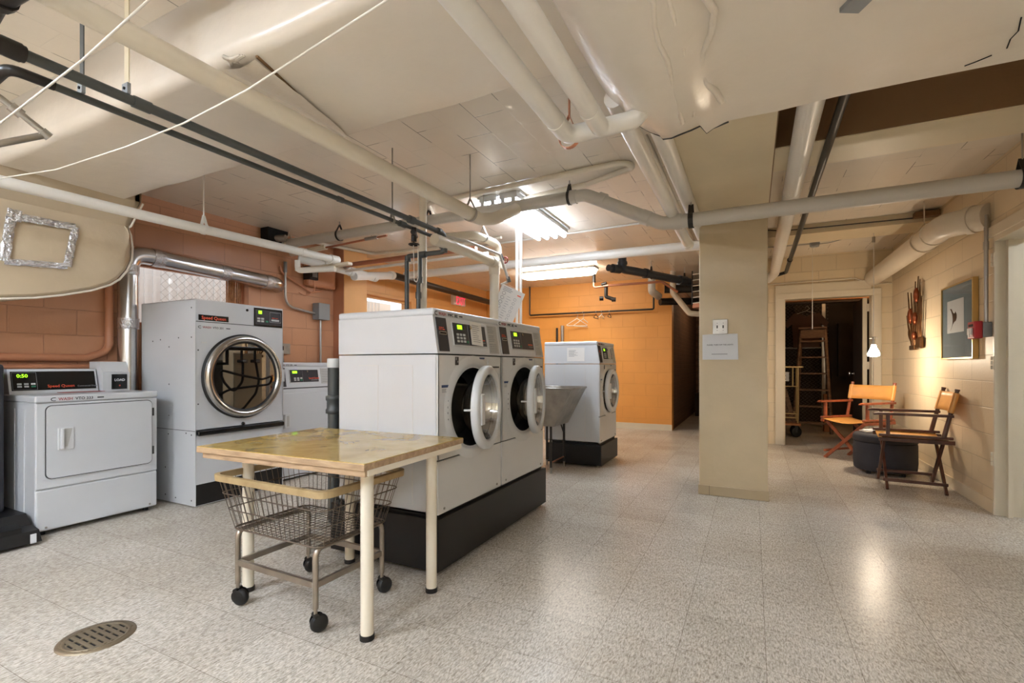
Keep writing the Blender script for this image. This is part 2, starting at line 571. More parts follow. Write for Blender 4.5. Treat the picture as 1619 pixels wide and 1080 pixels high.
    def build(self, name, parent=None, loc=None, rot=None):
        me = bpy.data.meshes.new(name)
        me.from_pydata(self.v, [], self.f)
        for m in self.mats:
            me.materials.append(M[m])
        me.polygons.foreach_set('material_index', self.mi)
        me.polygons.foreach_set('use_smooth', self.sm)
        me.update()
        o = bpy.data.objects.new(name, me)
        C.objects.link(o)
        if parent is not None:
            o.parent = parent
        if loc: o.location = loc
        if rot: o.rotation_euler = rot
        return o


def tag(o, label=None, cat=None, group=None, kind=None):
    if label: o['label'] = label
    if cat: o['category'] = cat
    if group: o['group'] = group
    if kind: o['kind'] = kind
    return o


def thing(name, label, cat, loc=(0, 0, 0), rz=0.0, group=None):
    o = bpy.data.objects.new(name, None)
    o.empty_display_size = 0.1
    C.objects.link(o)
    o.location = loc
    o.rotation_euler = (0, 0, rz)
    return tag(o, label, cat, group)


def struct(mb, name, label=None, parent=None):
    o = mb.build(name, parent)
    if parent is None:
        o['kind'] = 'structure'
    if label: o['label'] = label
    return o


# ------------------------------------------------------------------ room shell
CZ = 2.6
XL, XR, YN = -4.8, 1.6, -3.2
struct(MB().box(-5.0, 4.2, YN - 0.2, 13.2, -0.1, 0, 'floor'), 'floor', 'speckled beige vinyl tile floor')
struct(MB().box(-5.0, 4.2, YN - 0.2, 13.2, CZ, CZ + 0.15, 'ceiling'), 'ceiling', 'glossy cream painted block ceiling')

# left wall with two windows
W1 = (2.33, 3.36, 1.45, 2.02)
W2 = (5.12, 6.10, 1.35, 2.10)
w = MB()
w.box(XL - 0.2, XL, YN, W1[0], 0, CZ, 'terracotta')
w.box(XL - 0.2, XL, W1[0], W1[1], 0, W1[2], 'terracotta')
w.box(XL - 0.2, XL, W1[0], W1[1], W1[3], CZ, 'terracotta')
w.box(XL - 0.2, XL, W1[1], 4.53, 0, CZ, 'terracotta')
w.box(XL - 0.2, XL, 4.53, W2[0], 0, CZ, 'orange_left')
w.box(XL - 0.2, XL, W2[0], W2[1], 0, W2[2], 'orange_left')
w.box(XL - 0.2, XL, W2[0], W2[1], W2[3], CZ, 'orange_left')
w.box(XL - 0.2, XL, W2[1], 8.7, 0, CZ, 'orange_left')
struct(w, 'wall_left', 'terracotta and orange painted block wall behind the dryers')
w = MB()
w.box(XL, -4.62, 4.53, 4.93, 0, CZ, 'orange_flat')
w.box(XL, -4.625, 4.522, 4.53, 0, CZ, 'terracotta_flat')
struct(w, 'column', 'orange wall column with brown side beside the windows')
struct(MB().box(-5.0, -1.22, 8.5, 8.7, 0, CZ, 'orange_back'), 'wall_back', 'bright orange painted block wall at the far end')
struct(MB().box(-4.8, -1.215, 8.485, 8.5, 0, 0.10, 'trim'), 'baseboard_back')
struct(MB().box(-1.42, -1.222, 8.7, 12.4, 0, CZ, 'brick_dark'), 'wall_corridor', 'brown brick wall of the dark recess')
struct(MB().box(-1.42, -0.05, 12.4, 12.6, 0, CZ, 'brick_dark'), 'wall_corridor_end')
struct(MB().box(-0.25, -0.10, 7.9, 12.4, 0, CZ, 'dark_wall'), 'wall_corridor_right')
# door wall (back right)
DX0, DX1, DZ = 0.393, 1.395, 2.01
w = MB()
w.box(-0.25, DX0, 7.7, 7.85, 0, CZ, 'cream_back')
w.box(DX1, XR + 0.2, 7.7, 7.85, 0, CZ, 'cream_back')
w.box(DX0, DX1, 7.7, 7.85, DZ, CZ, 'cream_back')
struct(w, 'wall_far_right', 'cream painted block wall around the storage doorway')
# right wall with doorway
RD0, RD1, RDZ = 3.80, 4.76, 2.03
w = MB()
w.box(XR, XR + 0.2, RD1, 7.7, 0, CZ, 'cream_side')
w.box(XR, XR + 0.2, RD0, RD1, RDZ, CZ, 'cream_side')
w.box(XR, XR + 0.2, YN, RD0, 0, CZ, 'cream_side')
struct(w, 'wall_right', 'cream painted block wall behind the folding chairs')
struct(MB().box(-5.0, 1.8, YN - 0.2, YN, 0, CZ, 'cream_back'), 'wall_near')
# side room beyond the right doorway
w = MB()
w.box(4.0, 4.2, 2.0, 7.0, 0, CZ, 'cream')
w.box(1.8, 4.0, 6.8, 7.0, 0, CZ, 'cream')
w.box(1.8, 4.0, 2.0, 2.2, 0, CZ, 'cream')
struct(w, 'wall_side_room')
# storage room
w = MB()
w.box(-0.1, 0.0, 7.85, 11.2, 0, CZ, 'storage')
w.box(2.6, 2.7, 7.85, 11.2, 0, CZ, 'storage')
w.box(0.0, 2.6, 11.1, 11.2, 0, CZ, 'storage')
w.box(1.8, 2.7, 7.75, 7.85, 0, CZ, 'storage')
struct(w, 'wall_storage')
# beams and pillar
w = MB()
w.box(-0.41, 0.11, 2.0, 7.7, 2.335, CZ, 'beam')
w.box(0.11, 0.116, 2.0, 7.7, 2.34, CZ, 'brown_flat')
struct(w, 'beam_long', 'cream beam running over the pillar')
w = MB()
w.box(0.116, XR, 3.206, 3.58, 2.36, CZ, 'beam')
w.box(0.116, XR, 3.20, 3.206, 2.366, CZ, 'brown_flat')
struct(w, 'beam_cross', 'ceiling beam with brown front face')
struct(MB().box(0.116, XR, 6.0, 6.45, 2.50, CZ, 'beam'), 'beam_far', 'cream ceiling beam near the hanging bulb')
w = MB()
w.box(-0.41, 0.11, 4.426, 4.95, 0, 2.335, 'pillar', bev=0.006)
p_ = struct(w, 'pillar', 'square beige painted pillar with a notice')
struct(MB().box(-0.418, 0.118, 4.418, 4.958, 0, 0.082, 'base_tan', bev=0.004).box(-0.33, -0.328, 4.4165, 4.419, 0, 0.082, 'seam'), 'base_trim', None, p_)


# windows
def window(n, y0, y1, z0, z1, label):
    t = MB()
    xo = XL - 0.13
    for a, b, c, d in ((y0, y1, z1 - 0.035, z1), (y0, y1, z0, z0 + 0.035), (y0, y0 + 0.035, z0 + 0.035, z1 - 0.035), (y1 - 0.035, y1, z0 + 0.035, z1 - 0.035)):
        t.box(xo, xo + 0.05, a, b, c, d, 'terracotta_flat' if n == 1 else 'orange_flat')
    o = struct(t, 'window_%d' % n, label)
    MB().box(xo + 0.02, xo + 0.024, y0 + 0.03, y1 - 0.03, z0 + 0.03, z1 - 0.03, 'glass').build('pane', o)
    return o


win1 = window(1, *W1, 'wide basement window with diamond wire mesh above tall dryer')
win2 = window(2, *W2, 'small basement window with ribbed white panel beyond column')
g = MB()
y0, y1, z0, z1 = W1
p = 0.075
k = -30
while k < 60:
    for sgn in (1, -1):
        # diagonal wire clipped to the window
        pts = []
        for q in range(0, 60):
            z = z0 + (z1 - z0) * q / 59
            y = y0 + k * p + sgn * (z - z0) * 1.0
            if y0 + 0.25 < y < y1:
                pts.append((XL - 0.16, y, z))
        if len(pts) > 1:
            g.tube([pts[0], pts[-1]], 0.0016, 'conduit', 4, cap=False)
    k += 1
g.build('wire_mesh', win1)
# ribbed panels of the window wells outside
for nm, (y0, y1, z0, z1) in (('window_well_panel', W1), ('window_well_panel', W2)):
    t = MB()
    t.box(-6.02, -5.98, y0 - 0.9, y1 + 0.9, 0.9, 2.22, 'concrete')
    yy = y0 - 0.65
    while yy < y1 + 0.65:
        t.box(-5.98, -5.965, yy, yy + 0.03, 0.9, 2.22, 'concrete')
        yy += 0.085
    o = t.build(nm)
    o['kind'] = 'structure'
    o['label'] = 'white ribbed panel outside the ' + ('mesh covered window' if y0 < 4 else 'far window')
t = MB()
t.box(-6.02, XL - 0.2, 1.2, 7.2, 0.85, 0.9, 'concrete')
o = t.build('window_well_floor'); o['kind'] = 'structure'
# rattan curtain strip in first window
t = MB()
for i in range(9):
    yy = 3.16 + i * 0.018
    t.tube([(XL - 0.06, yy, 1.5), (XL - 0.06, yy + 0.004 * math.sin(i), 1.99)], 0.008, 'lumber', 6)
tag(t.build('window_blind'), 'narrow bunched brown blind at right side of mesh window', 'blind')

# door trims
t = MB()
f0 = 0.285
t.box(f0, DX0, 7.66, 7.72, 0, DZ + 0.06, 'trim', bev=0.004)
t.box(DX1, DX1 + 0.085, 7.66, 7.72, 0, DZ + 0.06, 'trim', bev=0.004)
t.box(f0, DX1 + 0.085, 7.655, 7.72, DZ, DZ + 0.085, 'trim', bev=0.004)
t.box(f0 + 0.0, DX1 - 0.02, 7.67, 7.70, DZ + 0.085, DZ + 0.20, 'trim', bev=0.003)
t.box(DX0, DX0 + 0.012, 7.70, 7.855, 0, DZ, 'trim')
t.box(DX1 - 0.012, DX1, 7.70, 7.855, 0, DZ, 'trim')
d1 = struct(t, 'door_1', 'cream door frame of the dark storage room')
leaf = bpy.data.objects.new('door_leaf', None)
C.objects.link(leaf)
leaf.parent = d1
leaf.location = (DX1 - 0.035, 7.86, 0)
leaf.rotation_euler = (0, 0, math.radians(-2.0))
MB().box(-0.045, 0, 0, 0.90, 0.01, DZ - 0.01, 'door_dark').box(-0.046, 0.001, -0.002, 0.05, 0.01, DZ - 0.01, 'trim').build('slab', leaf)
t = MB()
t.lathe([(0, 0.07), (0.02, 0.07), (0.03, 0.055), (0.028, 0.04), (0.012, 0.03), (0.010, 0.006), (0.028, 0.004), (0.028, 0)], 'chrome', 20,
        T3(-0.045, 0.82, 0.98) @ Matrix.Rotation(-PI / 2, 4, 'Y'))
t.build('knob', leaf)
for z in (0.25, 1.05, 1.82):
    MB().box(-0.002, 0.03, -0.012, 0.0, z, z + 0.1, 'trim').build('hinge', leaf)
t = MB()
t.box(XR - 0.012, XR + 0.21, RD1 - 0.005, RD1 + 0.022, 0, RDZ + 0.05, 'trim', bev=0.003)
t.box(XR + 0.05, XR + 0.075, RD1 - 0.045, RD1 - 0.005, 0, RDZ, 'trim')
t.box(XR - 0.012, XR + 0.21, RD0 - 0.03, RD0, 0, RDZ + 0.05, 'trim', bev=0.003)
t.box(XR - 0.012, XR + 0.21, RD0, RD1 - 0.005, RDZ - 0.02, RDZ + 0.05, 'trim', bev=0.003)
t.box(XR - 0.02, XR, RD0 - 0.09, RD1 + 0.075, RDZ + 0.02, RDZ + 0.10, 'trim', bev=0.003)
d2 = struct(t, 'door_2', 'chipped cream door frame at right edge of room')
for z in (0.36, 1.07, 1.83):
    t = MB()
    t.box(XR - 0.016, XR - 0.012, RD1 - 0.004, RD1 + 0.03, z, z + 0.10, 'trim')
    for i in range(3):
        t.tube([(XR - 0.018, RD1 + 0.024, z + 0.002 + i * 0.034), (XR - 0.018, RD1 + 0.024, z + 0.03 + i * 0.034)], 0.007, 'trim', 8)
    t.build('hinge', d2)
struct(MB().box(1.588, 1.6, 4.79, 7.7, 0, 0.10, 'cream', bev=0.003), 'baseboard_right')
# pale basin seen through the right doorway
b_ = thing('wall_basin', 'pale basin on the wall seen through right doorway', 'basin', (2.75, 5.8, 0))
t = MB()
t.lathe([(0.0, 0.98), (0.14, 0.98), (0.22, 1.10), (0.24, 1.20), (0.25, 1.20), (0.24, 1.08), (0.15, 0.92), (0.0, 0.90)], 'porcelain', 28)
t.build('bowl', b_)
t = MB()
t.lathe([(0.10, 0.0), (0.08, 0.1), (0.06, 0.5), (0.09, 0.92)], 'porcelain', 20)
t.build('pedestal', b_)

# ------------------------------------------------------------------ soffit ducts
# wide flat duct across the near ceiling
t = MB()
SY0, SY1, SZ = 1.19, 1.88, 2.30
prof = [(SY1, CZ), (SY0, CZ)]
for k in range(7):
    a = PI + (PI / 2) * k / 6
    prof.append((SY0 + 0.05 + 0.05 * math.cos(a), SZ + 0.05 + 0.05 * math.sin(a)))
for k in range(5):
    a = 1.5 * PI + (PI / 2) * k / 4
    prof.append((SY1 - 0.015 + 0.015 * math.cos(a), SZ + 0.015 + 0.015 * math.sin(a)))
ZX = Matrix(((0, 0, 1, 0), (1, 0, 0, 0), (0, 1, 0, 0), (0, 0, 0, 1)))   # (x,y,z)->(z,x,y): XY polygon -> YZ plane, extruded in X


def sag_strip(x0, x1, nx, amp, m='soffit'):
    n = len(prof)
    vs_, fs = [], []
    for i in range(nx + 1):
        u = i / nx
        x = x0 + (x1 - x0) * u
        for (y, z) in prof:
            dz = 0
            if z < CZ - 0.05:
                ya = (y - SY0) / (SY1 - SY0)
                dz = -amp * math.sin(PI * min(max(ya, 0), 1)) * math.sin(PI * u) + 0.004 * math.sin(x * 9 + y * 5)
            vs_.append((x, y, z + dz))
    for i in range(nx):
        for k in range(n):
            k2 = (k + 1) % n
            fs.append((i * n + k, i * n + k2, (i + 1) * n + k2, (i + 1) * n + k))
    t.raw(vs_, fs, m, None, True)
    t.raw(vs_[:n], [list(range(n))], m)
    t.raw(vs_[-n:], [list(range(n))[::-1]], m)


# subdivide the flat bottom so that it can sag
pp = []
for i in range(len(prof)):
    a, b2 = prof[i], prof[(i + 1) % len(prof)]
    pp.append(a)
    if abs(a[1] - b2[1]) < 0.02 and abs(a[0] - b2[0]) > 0.3 and a[1] < 2.4:
        for k in range(1, 8):
            pp.append((a[0] + (b2[0] - a[0]) * k / 8, a[1] + (b2[1] - a[1]) * k / 8))
prof = pp
sag_strip(-4.04, -1.88, 24, 0.012)
sag_strip(-1.88, -0.57, 16, 0.008)
duct_a = t.build('flat_duct')
tag(duct_a, 'wide flat cream wrapped duct crossing ceiling above the table', 'duct')
t = MB()
random.seed(3)
# loose flap of wrap beside the lengthwise seam, with a dark slit
vs_, fs = [], []
for i in range(13):
    u = i / 12
    y = 1.23 + 0.63 * u
    wd = 0.16 * (1 - u) ** 0.8 + 0.02
    for k in range(5):
        v_ = k / 4
        vs_.append((-1.90 + wd * v_, y, SZ - 0.006 - 0.022 * math.sin(PI * v_ * 0.8) * (1 - 0.5 * u) + random.uniform(-0.003, 0.003)))
for i in range(12):
    for k in range(4):
        fs.append((i * 5 + k, i * 5 + k + 1, (i + 1) * 5 + k + 1, (i + 1) * 5 + k))
t.raw(vs_, fs, 'soffit_edge', None, True)
sl_ = [(-1.90 + 0.16 * (1 - i / 10) ** 0.8 + 0.024, 1.235 + 0.46 * i / 10, SZ - 0.005) for i in range(11)]
t.tube(sl_, [0.007, 0.003], 'brown_flat', 5)
for i in range(9):
    a_ = random.uniform(0, 2 * PI)
    l_ = random.uniform(0.03, 0.09)
    t.tube([(-1.84, 1.205, SZ + 0.002), (-1.84 + l_ * 0.5 * math.cos(a_), 1.205 + 0.3 * l_ * math.sin(a_), SZ - 0.004), (-1.84 + l_ * math.cos(a_), 1.205 + 0.5 * l_ * abs(math.sin(a_)), SZ + 0.004)], [0.010, 0.004], 'soffit_edge', 6)
t.build('wrinkled_seam', duct_a)

# drop duct on the left wall
t = MB()
curve = [(-0.6, 1.50), (0.4, 1.50), (0.9, 1.503), (1.279, 1.522), (1.45, 1.55), (1.588, 1.586), (1.75, 1.640), (1.86, 1.695), (1.919, 1.745), (1.97, 1.82), (2.0, 1.90), (2.005, 2.0), (1.995, 2.09), (1.975, 2.14)]
vs_, fs = [], []
n = len(curve)
ring = []
for (y, z) in curve:
    ring.append((y, z))
cxy, czz = 1.2, 2.0
layers = []
for x, s in ((-4.8, 1.0), (-4.25, 1.0), (-4.215, 0.985), (-4.2, 0.96)):
    row = []
    for (y, z) in ring:
        row.append((x, y if s == 1 else (y - (1 - s) * max(0, y - 1.0) * 0.8), z + (1 - s) * max(0, 2.0 - z)))
    layers.append(row)
vs_ = [p for row in layers for p in row]
for i in range(len(layers) - 1):
    for k in range(n - 1):
        fs.append((i * n + k, (i + 1) * n + k, (i + 1) * n + k + 1, i * n + k + 1))
t.raw(vs_, fs, 'duct_wrap', None, True)
top = [(-4.2, y, 2.145) for (y, z) in layers[-1] for _ in (0,)] if False else None
# face: fan between the lower curve and the shoulder line
L = layers[-1]
m_ = []
for (x, y, z) in L:
    m_.append((x, min(y, 1.975), 2.145))
up = []
for (x, y, z) in L:
    up.append((-4.05, min(y, 1.985), 2.305))
up2 = [(-4.05, p_[1], CZ) for p_ in up]
rows = []
NS = 8
for q in range(NS + 1):
    f_ = q / NS
    rows.append([(x + 0.012 * math.sin(PI * f_) , y * (1 - f_) + mm[1] * f_, z * (1 - f_) + mm[2] * f_) for (x, y, z), mm in zip(L, m_)])
rows.append(up)
rows.append(up2)
vs_ = [p for r_ in rows for p in r_]
fs = []
for i in range(len(rows) - 1):
    for k in range(n - 1):
        fs.append((i * n + k, (i + 1) * n + k, (i + 1) * n + k + 1, i * n + k + 1))
t.raw(vs_[:n * (NS + 1)], [f for f in fs if max(f) < n * (NS + 1)], 'duct_wrap', None, True)
t.raw(vs_, [f for f in fs if max(f) >= n * (NS + 1)], 'duct_wrap', None, False)
# far end closing
t.raw([(-4.8, 1.975, 2.10), (-4.2, 1.97, 2.10), (-4.2, 1.975, 2.145), (-4.05, 1.985, 2.305), (-4.05, 1.985, CZ), (-4.8, 1.985, CZ)], [(0, 1, 2, 3, 4, 5)], 'duct_wrap')
duct_l = t.build('drop_duct')
tag(duct_l, 'beige wrapped duct bulging down above the small dryer with foil tape square', 'duct')
t = MB()
pts = []
for (x, y, z) in layers[1]:
    if y > 0.8:
        pts.append((x + 0.03, y + 0.004, z - 0.004))
pts += [(-4.19, 1.985, 2.15), (-4.05, 1.995, 2.30)]
t.tube(pts, 0.008, 'soffit_edge', 6)
t.build('edge_seam', duct_l)
# foil tape frame
t = MB()
random.seed(5)


def tape(a, b, wdt, n=14):
    a, b = Vector(a), Vector(b)
    d = (b - a).normalized()
    s = Vector((1, 0, 0)).cross(d).normalized()
    vs_, fs = [], []
    for i in range(n + 1):
        c = a.lerp(b, i / n)
        for k in range(5):
            o = (k / 4 - 0.5) * wdt * (1 + random.uniform(-0.1, 0.1))
            vs_.append(c + s * o + Vector((0.011 + random.uniform(0, 0.006) - 0.004 * (abs(k - 2) == 2), 0, 0)))
    for i in range(n):
        for k in range(4):
            fs.append((i * 5 + k, i * 5 + k + 1, (i + 1) * 5 + k + 1, (i + 1) * 5 + k))
    t.raw(vs_, fs, 'foil')


xf = -4.186
A, B, Cc, D = (xf, 1.325, 2.045), (xf, 1.645, 2.052), (xf, 1.60, 1.775), (xf, 1.29, 1.750)
tape(A, B, 0.048); tape(B, Cc, 0.045); tape(Cc, D, 0.04); tape(D, A, 0.05)
tape((xf + 0.004, 1.30, 2.05), (xf + 0.004, 1.37, 2.045), 0.075, 5)
t.build('foil_tape', duct_l)

# round and flat duct on the right side of the near ceiling
t = MB()
RY1 = 2.37


def duct_prof(y):
    e = max(0.0, (y - (RY1 - 0.30)) / 0.30)      # rounding of the end
    pr = []
    for k in range(15):
        a = PI - PI * k / 14 * 0.68
        pr.append((-0.33 + 0.265 * math.cos(a), 2.37 - 0.25 * math.sin(a)))
    pr.append((-0.16, 2.178))
    pr.append((-0.10, 2.195))
    return pr


ys = [-2.0, -1.0, 0.0, 0.6, 1.0, 1.4, 1.7, 1.9, 2.05, 2.15, 2.22, 2.27, 2.31]
xs_right = [0.1, 0.3, 0.6, 0.9, 1.2, 1.598]
rowsd = []
for y in ys:
    pr = [(-0.59, 2.6)] + duct_prof(y) + [(x, 2.20) for x in xs_right]
    row = []
    for (x, z) in pr:
        e = max(0.0, (y - 1.9) / 0.42)
        if x < -0.2:
            z2 = z + 0.03 * e * e
            x2 = x + 0.05 * e * e * (1 if x < -0.4 else 0.2)
        else:
            z2, x2 = z, x
        yy = y
        if x >= -0.2 and y > 2.3:
            yy = RY1
        zz = z2 + 0.004 * math.sin(y * 7 + x * 11) + 0.003 * math.sin(x * 23 + y * 17)
        row.append((x2, yy + (0.01 * math.sin(x * 30) if y > 2.25 else 0), min(zz, CZ)))
    rowsd.append(row)
nr = len(rowsd[0])
vs_ = [p for r_ in rowsd for p in r_]
fs = []
for i in range(len(rowsd) - 1):
    for k in range(nr - 1):
        fs.append((i * nr + k, (i + 1) * nr + k, (i + 1) * nr + k + 1, i * nr + k + 1))
t.raw(vs_, fs, 'soffit', None, True)
last = rowsd[-1]
t.raw([p for p in last] + [(p[0], p[1] + 0.012, CZ) for p in last], [(k, nr + k, nr + k + 1, k + 1) for k in range(nr - 1)], 'soffit')
duct_b = t.build('round_duct')
tag(duct_b, 'large rounded cream duct and flat panel at upper right of ceiling', 'duct')
t = MB()
random.seed(11)
for x0, rr in ((-0.262, 0.010), (-0.215, 0.009), (-0.14, 0.012)):
    pts = []
    for i in range(40):
        y = -1.5 + i * 0.094
        pts.append((x0 + random.uniform(-0.008, 0.008) + (0.03 if x0 > -0.2 else 0) * math.sin(i), min(y, 2.24), 2.135 + (x0 + 0.262) * 0.4 + random.uniform(-0.004, 0.003)))
    pts = [q for q in pts if q[1] < 2.235]
    t.tube(pts, rr, 'soffit_edge', 6)
t.build('ridge_seam', duct_b)
t = MB()
pts = []
for p in rowsd[-1]:
    if -0.55 < p[0] < 0.0:
        pts.append((p[0] + random.uniform(-0.006, 0.006), p[1] + random.uniform(-0.006, 0.012), p[2] + random.uniform(-0.004, 0.004)))
t.tube(pts, 0.004, 'seam', 5)
t.build('torn_edge', duct_b)
t = MB()
t.lathe([(0.0, 0.0), (0.025, 0.002), (0.035, 0.012), (0.03, 0.02)], 'soffit_edge', 12, T3(-0.495, 1.62, 2.235))
t.tube([(-0.52, 1.58, 2.245), (-0.50, 1.62, 2.212), (-0.48, 1.68, 2.235)], 0.012, 'soffit_edge', 6)
t.build('patch_lump', duct_b)
t = MB()
t.box(0.25, 0.31, 1.74, 1.80, 2.185, 2.2, 'greybox', X=T3(0.28, 1.77, 0) @ Matrix.Rotation(0.5, 4, 'Z') @ T3(-0.28, -1.77, 0))
t.build('metal_flap', duct_b)
t = MB()
for pts in ([(0.695, 2.325, 2.197), (0.72, 2.31, 2.196), (0.757, 2.287, 2.197)], [(0.787, 2.26, 2.197), (0.775, 2.20, 2.196), (0.78, 2.16, 2.197), (0.758, 2.08, 2.197)]):
    t.tube(pts, 0.0022, 'hole', 4)
t.build('paint_crack', duct_b)

# ------------------------------------------------------------------ light fixtures
def strip_light(name, label, x0, x1, y0, y1, pairs, tube='tube', z=CZ, group=None):
    """open fluorescent strip, tubes along Y; pairs = x centres of lamp pairs"""
    r = thing(name, label, 'ceiling light', ((x0 + x1) / 2, (y0 + y1) / 2, z), 0, group)
    cx, cy = (x0 + x1) / 2, (y0 + y1) / 2
    t = MB()
    for px in pairs:
        t.box(px - cx - 0.085, px - cx + 0.085, y0 - cy, y1 - cy, -0.055, 0, 'white2', bev=0.006)
    t.box(x0 - cx, x1 - cx, y0 - cy + 0.01, y1 - cy - 0.01, -0.02, 0, 'white2')
    t.build('housing', r)
    for px in pairs:
        for s in (-0.05, 0.05):
            q = MB().tube([(px - cx + s, y0 - cy + 0.03, -0.085), (px - cx + s, y1 - cy - 0.02, -0.085)], 0.019, tube, 12)
            q.build('fluorescent_tube', r)
            e = MB()
            e.tube([(px - cx + s, y0 - cy + 0.0, -0.085), (px - cx + s, y0 - cy + 0.03, -0.085)], 0.02, 'conduit', 12)
            e.box(px - cx + s - 0.016, px - cx + s + 0.016, y0 - cy - 0.004, y0 - cy + 0.012, -0.105, -0.04, 'white2')
            e.build('lamp_holder', r)
    return r


strip_light('strip_light', 'bare four tube fluorescent light on ceiling behind the grey drain pipe', -2.20, -1.78, 3.72, 5.0, (-2.09, -1.89))
strip_light('strip_light', 'bare fluorescent light over the near left of the room', -3.2, -2.8, -1.6, -0.3, (-3.1, -2.9), 'tube_rear')
strip_light('strip_light', 'added fluorescent fill light under the flat duct, unseen behind the camera', 0.6, 1.0, -1.6, -0.3, (0.7, 0.9), 'tube_fill', 2.19)  # extra lamp added for fill from the right, out of view
strip_light('strip_light', 'bare fluorescent light over the near right of the room', -1.4, -1.0, -2.2, -0.9, (-1.3, -1.1), 'tube_rear')
strip_light('strip_light', 'added fluorescent fill light in the side room, unseen beyond right doorway', 2.9, 3.3, 3.2, 4.4, (3.0, 3.2))  # added out of view to brighten the side room
r = thing('wrap_light', 'long glowing wraparound ceiling light in front of orange wall', 'ceiling light', (-2.75, 7.15, CZ))
t = MB()
t.box(-0.63, 0.63, -0.13, 0.13, -0.03, 0, 'white2')
t.build('housing', r)
t = MB()
poly = []
for k in range(24):
    a = 2 * PI * k / 24
    ex, ey = math.cos(a), math.sin(a)
    poly.append((0.56 * (1 if ex > 0 else -1) + 0.06 * ex, 0.13 * ey))
for sc, z0, z1 in ((1.0, -0.06, -0.03), (0.98, -0.085, -0.06), (0.90, -0.10, -0.085)):
    t.prism([(x * sc, y * sc) for x, y in poly], z0, z1, 'wrap')
t.build('diffuser', r)

# ------------------------------------------------------------------ pipes
def pipe(name, label, pts, r, m, fr=0.08, seg=12, cat='pipe', group=None, rings=(), ring_m=None):
    """one pipe run, tag as a thing; rings = joints (point index pairs as positions along straight pieces)"""
    t = MB().tube(fillet(pts, fr), r, m, seg)
    if not rings:
        o = t.build(name)
        return tag(o, label, cat, group)
    root = thing(name, label, cat, (0, 0, 0), 0, group)
    t.build('run', root)
    for (p, d, rr, ln) in rings:
        p, d = Vector(p), Vector(d).normalized()
        MB().tube([p - d * ln / 2, p + d * ln / 2], rr, ring_m or m, seg).build('coupling', root)
    return root


XY = 3.72
pipe('drain_pipe', 'grey white drain pipe crossing the room over pillar with kinked drop', [(-4.75, XY, 2.46), (-1.19, XY, 2.46), (-0.60, XY, 2.155), (1.58, XY, 2.155)], 0.05, 'pipe_grey', 0.12, 16,
     rings=(((-1.30, XY, 2.46), (1, 0, 0), 0.056, 0.06), ((-1.06, XY, 2.40), (0.585, 0, -0.30), 0.056, 0.06), ((-0.72, XY, 2.215), (0.585, 0, -0.3), 0.056, 0.07), ((-0.50, XY, 2.155), (1, 0, 0), 0.056, 0.07)))
pipe('water_pipe', 'long cream insulated pipe running overhead from upper left to drain pipe', [(-1.86, -2.5, 2.18), (-1.80, 3.10, 2.18), (-1.80, 3.30, 2.24), (-1.80, 3.70, 2.43)], [0.024, 0.05], 'pipe_cream', 0.16, 16)
pipe('gas_pipe', 'thick dark grey pipe running overhead above its thinner twin', [(-2.14, 0.66, 2.12), (-2.14, 3.12, 2.12), (-2.14, 3.12, 1.98), (-2.50, 3.12, 1.98), (-2.50, 3.12, 0.25)], 0.019, 'pipe_dark', 0.03, 10,
     rings=(((-2.14, 2.72, 2.12), (0, 1, 0), 0.028, 0.05), ((-2.14, 3.05, 2.12), (0, 1, 0), 0.028, 0.04), ((-2.14, 3.12, 2.06), (0, 0, 1), 0.026, 0.04), ((-2.14, 3.12, 1.995), (0, 0, 1), 0.027, 0.04), ((-2.34, 3.12, 1.98), (1, 0, 0), 0.027, 0.06), ((-2.49, 3.12, 1.96), (0, 0, 1), 0.026, 0.04), ((-2.5, 3.12, 1.45), (0, 0, 1), 0.025, 0.05), ((-2.14, 1.05, 2.12), (0, 1, 0), 0.023, 0.06)))
pipe('gas_pipe', 'thin dark grey pipe running overhead below its thicker twin', [(-2.24, 0.80, 2.10), (-2.22, 2.80, 2.10), (-2.22, 3.05, 2.10), (-2.14, 3.08, 2.09), (-2.14, 3.08, 2.0)], 0.014, 'pipe_dark', 0.03, 10,
     rings=(((-2.22, 2.72, 2.10), (0, 1, 0), 0.022, 0.06), ((-2.225, 2.15, 2.10), (0, 1, 0), 0.018, 0.04)))
pipe('gas_pipe', 'dark grey pipe dropping behind the paired washers from branch line', [(-2.37, 3.12, 1.98), (-2.37, 3.12, 1.80), (-2.385, 3.12, 1.74), (-2.385, 3.12, 0.25)], 0.017, 'pipe_dark', 0.04, 10,
     rings=(((-2.37, 3.12, 1.78), (0, 0, 1), 0.023, 0.05), ((-2.385, 3.12, 1.66), (0, 0, 1), 0.023, 0.05)))
v = thing('gate_valve', 'dark gate valve with handwheel hanging between the grey pipes', 'valve', (-2.18, 2.80, 2.0))
t = MB()
t.tube([(0, 0, -0.01), (0, 0, 0.09)], 0.02, 'pipe_black', 10)
t.tube([(0.03, -0.05, 0.045), (0.0, 0, 0.045), (-0.03, 0.06, 0.045)], 0.018, 'pipe_black', 10)
t.build('body', v)
t = MB()
t.tube([(0.035 * math.cos(a * PI / 8), 0.035 * math.sin(a * PI / 8), -0.03) for a in range(16)], 0.006, 'pipe_black', 6, closed=True)
t.tube([(0, 0, -0.035), (0, 0, 0)], 0.006, 'pipe_black', 6)
t.tube([(-0.035, 0, -0.03), (0.035, 0, -0.03)], 0.005, 'pipe_black', 6)
t.build('handwheel', v)
for dx in (-0.03, 0.0, 0.028):
    pass
pipe('pull_string', 'looped white string hanging from the gate valve', [(-2.20, 2.82, 1.98), (-2.20, 2.83, 1.72), (-2.18, 2.83, 1.70), (-2.165, 2.83, 1.74), (-2.16, 2.82, 1.98)], 0.003, 'cord', 0.01, 5, 'string')
